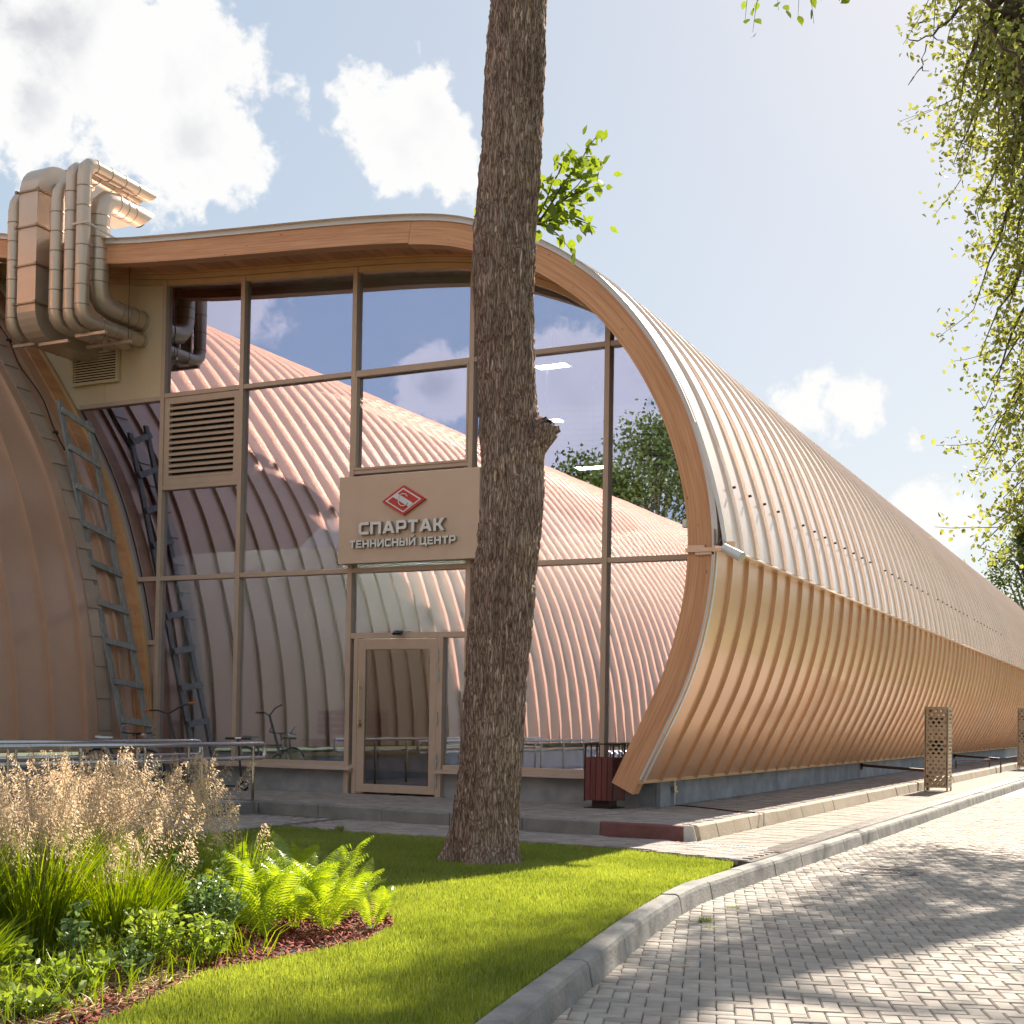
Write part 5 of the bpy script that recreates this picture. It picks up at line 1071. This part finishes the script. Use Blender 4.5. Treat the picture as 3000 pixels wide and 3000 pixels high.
for k in range(40):    # the rest of the crown, out of the picture; it shades the road
    z0 = random.uniform(6.5, 16.5) if k < 22 else random.uniform(11.5, 17.2); a = random.uniform(-1.9, 1.9); Lg = random.uniform(2.6, 4.6); p0 = trunk_at(z0); e = p0+np.array([math.cos(a)*Lg, math.sin(a)*Lg, random.uniform(-2.0, .4)]); limb(p0, e, .5, .06, 24 if k < 22 else 17, .27 if k < 22 else .34)
lim.build('branch', 'branch_bark', rt_, smooth=True); o = thin.build('twigs', 'branch_bark', rt_); o['kind'] = 'stuff'
# a bare dead branch
B = curve3(px(2860, -40, 6), px(2690, 120, 6), -.25, 9, .12); dm = MB().tube([tuple(p) for p in B], [.04-.0038*i for i in range(9)], 6)
for (X0, Y0, X1, Y1) in ((2690, 120, 2655, 110), (2716, 118, 2700, 172), (2700, 172, 2702, 195), (2702, 195, 2678, 224), (2702, 195, 2722, 208), (2720, 60, 2670, 84), (2735, 108, 2765, 118), (2678, 224, 2660, 250)): dm.tube([tuple(px(X0, Y0, 6)), tuple((px(X0, Y0, 6)+px(X1, Y1, 6))/2+rng.normal(size=3)*.02), tuple(px(X1, Y1, 6))], [.013, .009, .005], 5)
dm.build('dead_branch', 'branch_bark', rt_)
P = np.concatenate(clouds); V, F = leaf_mesh_arrays(P, rng.uniform(.06, .115, len(P)), rng.uniform(.055, .09, len(P)), down=.5); link(npmesh('crown', V, F, 'leaf_linden'), 'crown', rt_)

# ------------------------------------------------------------------ distant trees
def far_tree(name, label, loc, h, rad, seed, nb=60, nl=170, leaf=.26, mat='leaf_far', bark='branch_bark', droop=0., group=None, trunk_h=.3):
    global rng
    rng = np.random.default_rng(seed); t = thing(name, label, 'tree', loc, 0, group); x, y, z = loc
    B = curve3((x, y, z), (x+rng.normal()*.3, y, z+h*.95), 0, 10, .05); MB().tube([tuple(p) for p in B], [h*.018*(1-.9*i/9) for i in range(10)], 9).build('trunk', bark, t, smooth=True)
    lm = MB(); cl = []
    for k in range(nb):
        f = trunk_h+(1-trunk_h)*rng.random()**.8; a = rng.random()*2*PI; R_ = rad*(math.sin(min(1, (f-trunk_h)/(1-trunk_h)*.92+.12)*PI)**.6)*rng.uniform(.6, 1.05); c = np.array([x+math.cos(a)*R_, y+math.sin(a)*R_, z+h*f+rng.uniform(-.3, .5)])
        i = min(9, int(f*9)); lm.tube([tuple(B[max(0, i-1)]), tuple((B[i]+c)/2+[0, 0, .3]), tuple(c)], [h*.006, h*.004, h*.001], 5)
        q = rng.normal(size=(nl, 3))*np.array([.75, .75, .5])*rad*.26; 
        if droop: q[:, 2] = -np.abs(rng.normal(size=nl))*droop; q[:, :2] *= .7
        cl.append(c+q)
    lm.build('branch', bark, t); P = np.concatenate(cl); V, F = quad_leaves(P, rng.uniform(.7, 1.2, len(P))*leaf, leaf*.7, .4); link(npmesh('crown', V, F, mat), 'crown', t); return t
far_tree('birch_tree', 'slender birch with hanging twigs beyond the far end of the hall', (-7.6, 62, -.4), 13.2, 2.3, 3, 70, 110, .20, 'leaf_birch', 'birch_bark', 1.5, 'birches beyond the hall')
far_tree('birch_tree', 'second birch, partly cut by the right picture edge beyond the hall', (-4.3, 66, -.4), 12.3, 2.4, 5, 60, 110, .20, 'leaf_birch', 'birch_bark', 1.3, 'birches beyond the hall')
far_tree('round_tree', 'small treetop just showing over the far roof line left of the birch', (-12.4, 70, -.4), 11.0, 1.9, 8, 40, 110, .22, 'leaf_birch', 'branch_bark', .9)
mirt = [(-27.5, -58, 19.0, 5.0, 'rounded green tree past the vault, tallest one mirrored in the glass'), (-22, -63, 15.0, 4.2, 'green tree past the vault, mirrored at the right end of the glass'), (-33.5, -60, 17.2, 4.2, 'smaller green tree past the vault, mirrored left of the tallest'), (-41, -66, 18.2, 4.0, 'low treetop mirrored above the vault ridge in the middle of the glass'), (-16, -60, 16, 4.6, 'green tree past the vault, hidden at the arch edge in the mirrored view')]
for k, (x, y, h, r, lb) in enumerate(mirt): far_tree('park_tree', lb, (x, y, -.4), h, r, 20+k, 70, 200, .30, 'leaf_far', group='trees mirrored in the glass', trunk_h=.22)
for k, (x, y, h, r) in enumerate([(12, -30, 15, 4.5), (9, -44, 16, 4.6), (14, -12, 14, 4.2)]):
    far_tree('park_tree', ['leafy tree on the verge across the road, right behind the viewer', 'leafy tree on the verge far behind the viewer', 'leafy tree on the verge right of the viewer', 'leafy tree on the verge out of view right of the roadside tree', 'leafy tree on the verge out of view right of the far hall'][k], (x, y, -.2), h, r, 40+k, 46, 130, .34, 'leaf_far', group='trees on the verge', trunk_h=.25)
for k, (x, y, h) in enumerate([(8, 120, 10), (18, 116, 11), (29, 108, 10), (40, 98, 11), (52, 86, 10)]):
    far_tree('park_tree', ['distant tree past the end of the road, first from the hall', 'distant tree past the end of the road, second from the hall', 'distant tree past the end of the road, third from the hall', 'distant tree past the end of the road, fourth from the hall', 'distant tree past the end of the road, fifth from the hall'][k], (x, y, -.4), h, 5.2, 60+k, 40, 130, .42, 'leaf_far', group='distant trees past the road', trunk_h=.1)
rng = np.random.default_rng(77)

# ------------------------------------------------------------------ planting bed
GZ = LAWNZ+.005
def orn_grass(loc, label, nb, ns, h, hs, r=.16, seeds=True, spread=.5):
    t = thing('ornamental_grass', label, 'grass clump', (*loc, GZ), 0, 'ornamental grass clumps in the bed'); x0, y0 = loc
    a = rng.uniform(0, 2*PI, nb); rr_ = r*np.sqrt(rng.random(nb)); bx, by_ = x0+np.cos(a)*rr_, y0+np.sin(a)*rr_; ln = rng.uniform(.15, spread, nb)*h; la = a+rng.normal(size=nb)*.6; hh = h*rng.uniform(.55, 1.1, nb); w = rng.uniform(.003, .0065, nb); wa = rng.uniform(0, PI, nb)
    K = 5; V = np.zeros((nb, K*2, 3))
    for k in range(K):
        f = k/(K-1); cx_ = bx+np.cos(la)*ln*f**1.8; cy_ = by_+np.sin(la)*ln*f**1.8; cz_ = GZ+hh*(f-.25*f**3*(ln/h)); ww = w*(1-f**2*.95)
        V[:, 2*k] = np.stack([cx_-np.cos(wa)*ww, cy_-np.sin(wa)*ww, cz_], 1); V[:, 2*k+1] = np.stack([cx_+np.cos(wa)*ww, cy_+np.sin(wa)*ww, cz_], 1)
    b = np.arange(nb)*K*2; F = np.concatenate([np.stack([b+2*k, b+2*k+1, b+2*k+3, b+2*k+2], 1) for k in range(K-1)])
    link(npmesh('blades', V.reshape(-1, 3), F, 'orn_grass'), 'blades', t)
    if not seeds: return t
    PV, PF, SV, SF = [], [], [], []; o1 = o2 = 0
    for s_ in range(ns):
        aa = rng.uniform(0, 2*PI); la_ = rng.uniform(.05, .42)*hs; H = hs*rng.uniform(.72, 1.08); rr2 = r*math.sqrt(rng.random()); p0 = np.array([x0+math.cos(aa)*rr2, y0+math.sin(aa)*rr2, GZ]); dv = np.array([math.cos(aa), math.sin(aa), 0])
        f = np.linspace(0, 1, 7); C = p0+dv*(la_*f**1.9)[:, None]+np.array([0, 0, 1])*(H*f)[:, None]
        wv_ = np.array([-dv[1], dv[0], 0])*.0012
        SV += list(C-wv_)+list(C+wv_); SF += [(o2+i, o2+7+i, o2+8+i, o2+i+1) for i in range(6)]; o2 += 14
        n = 150; g = rng.random(n)**.8; ax_ = C[-1]-(C[-1]-C[-3])*((1-g)*1.0)[:, None]   # along the panicle axis
        wid = .010+.062*np.sin(np.clip((1-g)*1.15, 0, 1)*PI*.5)*rng.random(n); ang = rng.uniform(0, 2*PI, n); P_ = ax_+np.stack([np.cos(ang)*wid, np.sin(ang)*wid, -wid*rng.uniform(0, .7, n)], 1)+dv*(wid*.5)[:, None]
        d = unit(np.stack([np.cos(ang)*.5, np.sin(ang)*.5, -rng.uniform(.1, 1., n)], 1)+dv*.5); L_ = rng.uniform(.012, .024, n)[:, None]; s2 = unit(np.cross(d, rng.normal(size=(n, 3))))*.0028
        q = np.stack([P_, P_+d*L_*.5+s2, P_+d*L_, P_+d*L_*.5-s2], 1).reshape(-1, 3); PV.append(q); bb = o1+np.arange(n)*4; PF.append(np.concatenate([np.stack([bb, bb+1, bb+2], 1), np.stack([bb, bb+2, bb+3], 1)])); o1 += n*4
    link(npmesh('stalks', np.array(SV), np.array(SF), 'straw'), 'stalks', t); link(npmesh('seed_heads', np.concatenate(PV), np.concatenate(PF), 'seed_head'), 'seed_heads', t); return t
orn_grass((-5.35, -10.15), 'ornamental grass clump nearest the ferns, buff plumes over the handrail end', 520, 46, .62, .98)
orn_grass((-5.75, -10.75), 'ornamental grass clump left of the fern, dense green blades', 520, 46, .66, .96)
orn_grass((-6.35, -9.75), 'ornamental grass clump in the middle of the bed with pink buff plumes', 480, 50, .62, 1.0)
orn_grass((-5.25, -11.35), 'ornamental grass clump at the lower left, blades seen low in front', 640, 26, .72, .9)
orn_grass((-6.35, -11.1), 'ornamental grass clump cut by the left picture edge', 480, 44, .64, .96)
orn_grass((-7.15, -9.2), 'ornamental grass clump at the back left of the bed', 420, 46, .60, .98)
orn_grass((-5.05, -10.75), 'short green grass clump between plumes and leafy shrub', 420, 8, .48, .7)
orn_grass((-6.75, -8.6), 'ornamental grass clump at the far back of the bed by the lawn', 300, 34, .58, .96)
orn_grass((-5.12, -9.85), 'upright flat bladed grass tuft right beside the ferns', 130, 4, .62, .8, .09, True, .35)
orn_grass((-4.98, -11.05), 'green grass clump above the pale shrubs at the lower left', 520, 6, .60, .8)
orn_grass((-5.45, -11.75), 'green grass clump in the bottom left corner', 600, 16, .70, .9)
orn_grass((-5.05, -11.95), 'low arching grass clump at the bottom edge', 300, 4, .36, .6, .14, True, .9)
orn_grass((-5.95, -10.2), 'plume grass clump between the middle and left clumps', 480, 46, .62, .97)
orn_grass((-5.75, -11.35), 'plume grass clump with tall stalks at the left edge', 480, 36, .62, .92)
# ferns
def frond_mesh(seed, npin=27):
    r_ = random.Random(seed); V, F = [], []; n = npin
    def ax(t): return Vector((.30*t**1.2+.20*t**3, .02*math.sin(t*5+seed), .98*t-.30*t**3))
    for i in range(12):
        a, b = ax(i/12), ax((i+1)/12); w = .007*(1-i/13); o = len(V); V += [a+Vector((0, -w, 0)), a+Vector((0, w, 0)), b+Vector((0, w, 0)), b+Vector((0, -w, 0))]; F.append((o, o+1, o+2, o+3))
    for i in range(n):
        t = .10+.90*i/n; p = ax(t); d = (ax(min(1, t+.02))-ax(t-.02)).normalized(); nn = Vector((0, 1, 0)).cross(d).normalized()*-1
        L = .16*math.sin(min(1, (t*1.02))**.62*PI)**.75*(1 if t > .3 else .35+t*2.1)+.012
        for s in (-1, 1):
            sd = (Vector((0, s, 0))*.93+d*.42-nn*.10*r_.uniform(.3, 1.6)).normalized(); w = .0088*(.6+.8*L/.185); o = len(V)
            q = p+sd*L*.5-nn*.01; e = p+sd*L-nn*.03*r_.uniform(.5, 2); dd = d*w
            V += [p-dd*.6, p+dd*.6, p+sd*L*.28+dd*.95, q+dd*.75, e, q-dd*.75, p+sd*L*.28-dd*.95]; F += [(o, o+1, o+2, o+6), (o+6, o+2, o+3, o+5), (o+5, o+3, o+4)]
    return MB().add(V, F).mesh('frond', 'fern_green')
FR = [frond_mesh(s) for s in range(4)]
def fern(loc, label, n, size):
    t = thing('fern', label, 'fern', (*loc, GZ), random.uniform(0, 6), 'ferns along the bed edge')
    for k in range(n):
        a = 2*PI*k/n+random.uniform(-.3, .3); s = size*random.uniform(.72, 1.12); o = link(FR[k % 4], 'frond', t, world=False, loc=(math.cos(a)*.03, math.sin(a)*.03, 0)); o.rotation_euler = (random.uniform(-.25, .25), random.uniform(-.30, .32), a); o.scale = (s, s, s)
for i, (x, y, n, s, lb) in enumerate([(-4.55, -9.75, 12, .60, 'bright yellow green fern in full sun at the right of the row'), (-4.72, -10.15, 12, .62, 'bright yellow green fern in front, middle of the row'), (-5.02, -10.05, 11, .60, 'sunlit fern at the left of the row beside the leafy shrub'), (-5.05, -9.3, 11, .58, 'fern in the second row, half in the shade'), (-5.45, -8.85, 11, .60, 'dark green fern in the building shade behind the bright ones'), (-5.85, -8.9, 10, .56, 'shaded fern at the back left of the fern group'), (-5.5, -9.6, 9, .60, 'tall fern standing between the plume grass and the bright ferns'), (-4.38, -9.5, 8, .42, 'small fern at the right tip of the bed'), (-4.80, -9.72, 12, .66, 'bright fern standing tallest in the middle of the fern group'), (-5.25, -9.75, 10, .60, 'fern in the second row behind the leafy shrub'), (-4.78, -9.15, 9, .50, 'fern at the back right, beside the shaded lawn'), (-5.2, -8.6, 9, .54, 'last dark fern toward the tree')]): fern((x, y), lb, n, s)
# leafy shrubs
def shrub(loc, label, h, rad, nst, mat, lf, per):
    t = thing('leafy_shrub', label, 'shrub', (*loc, GZ), 0, 'low leafy shrubs in the bed'); m = MB(); P_, Dv = [], []
    for k in range(nst):
        a = rng.uniform(0, 2*PI); r_ = rad*math.sqrt(rng.random()); b = np.array([loc[0]+math.cos(a)*r_*.35, loc[1]+math.sin(a)*r_*.35, GZ]); e = np.array([loc[0]+math.cos(a)*r_, loc[1]+math.sin(a)*r_, GZ+h*rng.uniform(.55, 1.)]); C = curve3(b, e, .02, 6); m.tube([tuple(p) for p in C], [.004, .0035, .003, .0025, .002, .0015], 4, cap=False)
        tt = rng.uniform(.2, 1, per); P_.append(np.stack([np.interp(tt, np.linspace(0, 1, 6), C[:, q]) for q in range(3)], 1)); Dv.append(np.stack([np.cos(w := rng.uniform(0, 2*PI, per)), np.sin(w), rng.uniform(.0, .7, per)], 1))
    m.build('stems', 'stem_brown', t); P_ = np.concatenate(P_); V, F = leaf_mesh_arrays(P_, rng.uniform(.7, 1.25, len(P_))*lf, lf*.55, 0, .15, np.concatenate(Dv)*1.4); link(npmesh('leaves', V, F, mat), 'leaves', t)
shrub((-4.72, -10.62), 'dark green small leaved shrub in front of the ferns', .44, .20, 24, 'shrub_green', .036, 30)
shrub((-4.92, -10.45), 'upright dark green shrub with glinting leaves beside the fern', .52, .18, 20, 'shrub_green', .036, 30)
shrub((-4.46, -10.98), 'yellow green spreading shrub above the red mulch', .30, .24, 22, 'shrub_lime', .042, 22)
shrub((-4.58, -11.25), 'pale green shrub between the grass and the red mulch', .34, .22, 20, 'shrub_lime', .045, 20)
shrub((-4.55, -11.75), 'low green plant with cut leaves at the bottom of the picture', .16, .2, 12, 'shrub_lime', .045, 12)
shrub((-4.75, -12.05), 'low green plant in the bottom left corner of the bed', .16, .2, 10, 'shrub_lime', .045, 10)
shrub((-4.42, -11.55), 'sparse dark shrublet at the lower lawn edge of the bed', .22, .14, 10, 'shrub_green', .034, 14)
shrub((-4.72, -11.62), 'single upright weed with feathery leaves before the grass', .42, .05, 3, 'shrub_green', .055, 26)
shrub((-5.05, -12.0), 'low leafy plant at the left bottom edge among dry grass', .18, .18, 10, 'shrub_lime', .045, 10)
# mulch and straw
def chips(n, box, test, L, w, mat, name, label, z, tilt=.35):
    x = rng.uniform(box[0], box[1], n); y = rng.uniform(box[2], box[3], n); k = test(x, y); x, y = x[k], y[k]; n = len(x); a = rng.uniform(0, 2*PI, n); l_ = rng.uniform(.5, 1.2, n)*L; ww = w*rng.uniform(.5, 1.2, n); zz_ = z+rng.uniform(0, .02, n); dz = rng.normal(size=n)*tilt*l_
    d = np.stack([np.cos(a)*l_, np.sin(a)*l_, dz], 1)*.5; s = np.stack([-np.sin(a)*ww, np.cos(a)*ww, rng.normal(size=n)*ww*.5], 1)*.5; c = np.stack([x, y, zz_], 1)
    V = np.stack([c-d-s, c+d-s*.6, c+d+s*.8, c-d+s], 1).reshape(-1, 3); V = np.concatenate([V, V-[0, 0, .004]]); b = np.arange(n)*4; b2 = b+4*n
    F = np.concatenate([np.stack([b, b+1, b+2, b+3], 1), np.stack([b, b2, b2+1, b+1], 1), np.stack([b+1, b2+1, b2+2, b+2], 1), np.stack([b+2, b2+2, b2+3, b+3], 1), np.stack([b+3, b2+3, b2, b], 1)])
    return tag(link(npmesh(name, V, F, mat), name), label, name.replace('_', ' '), None, 'stuff')
bt = lambda x, y: inpoly(x, y, BED)
chips(14000, (-6.2, -3.7, -12.6, -8.2), bt, .045, .012, 'mulch', 'red_mulch', 'red bark mulch spread over the flower bed', GZ+.006)
chips(2600, (-5.6, -4.1, -12.6, -11.2), bt, .11, .004, 'straw', 'dry_straw', 'dry straw and cut stalks at the lower bed edge', GZ+.012, .25)
V, F = blades(7000, (-6.6, -3.7, -12.8, -8.3), lambda x, y: inpoly(x, y, BED) & ((x < -4.55-(y+9)*.12) | (rng.random(len(x)) < .12)) & (y < -10.5), .06, .24, .007, GZ, 1.3)
tag(link(npmesh('ground_cover', V, F, 'orn_grass'), 'ground_cover'), 'loose green grass and weeds filling the flower bed between the clumps', 'ground cover', None, 'stuff')
for k, (x, y, h, r_, mt, lf) in enumerate([(-4.45, -11.95, .20, .22, 'shrub_lime', .05), (-4.3, -12.3, .16, .22, 'shrub_lime', .05), (-4.85, -11.4, .24, .16, 'shrub_lime', .04), (-5.0, -11.8, .2, .16, 'shrub_lime', .045)]):
    shrub((x, y), ['pale leafy plant at the bottom of the bed close to the lawn', 'dark leafy plant at the very bottom of the bed', 'pale bush in front of the grass blades at the left', 'green leafy plant at the left between the lower grass clumps'][k], h, r_, 18, mt, lf, 14)
# weeds in the paving joints and fallen leaves
def tuft(loc, label, n, h):
    V, F = blades(n, (loc[0]-.05, loc[0]+.05, loc[1]-.05, loc[1]+.05), lambda x, y: np.hypot(x-loc[0], y-loc[1]) < .05, h*.5, h, .005, loc[2], 1.4)
    tag(link(npmesh('weed_tuft', V, F, 'grass_green'), 'weed_tuft'), label, 'weed', 'weeds in the paving joints')
tuft((-2.98, -7.35, ROADZ-.01), 'green weed tuft in the block paving close to the kerb', 120, .06)
tuft((-3.02, -6.55, ROADZ-.01), 'tiny weed tuft at the foot of the road kerb', 60, .035)
tuft((-2.86, -7.6, ROADZ-.01), 'small weed sprout in a paving joint before the bigger tuft', 40, .035)
tuft((-6.9, -3.75, PAVZ-.01), 'grass tuft growing over the lawn edge on the paving in shade', 160, .09)
tuft((-8.3, -3.95, PAVZ-.02), 'grass tuft at the left lawn corner beside the paving', 160, .09)
fl = leafproto('fallen_leaf', 'leaf_dry')
for k, (x, y, z, lb) in enumerate([(-3.85, -8.9, LAWNZ+.06, 'orange fallen leaf lying on the lawn'), (-1.9, -6.8, ROADZ+.01, 'curled dry leaf on the block paving in the middle of the road'), (-1.55, -8.1, ROADZ+.01, 'small brown leaf on the block paving nearer the viewer'), (-4.47, -.75, PAVZ+.012, 'yellow green leaf at the foot of the cream kerb'), (-2.92, -5.75, ROADZ+.01, 'dry leaf at the foot of the road kerb'), (-2.50, -9.1, ROADZ+.01, 'brown leaf beside the road kerb in the foreground')]):
    o = link(fl, 'fallen_leaf', loc=(x, y, z), rot=(random.uniform(-.4, .4), random.uniform(-.3, .3), random.uniform(0, 6))); o.scale = (.05, .05, .06); tag(o, lb, 'leaf', 'fallen leaves')
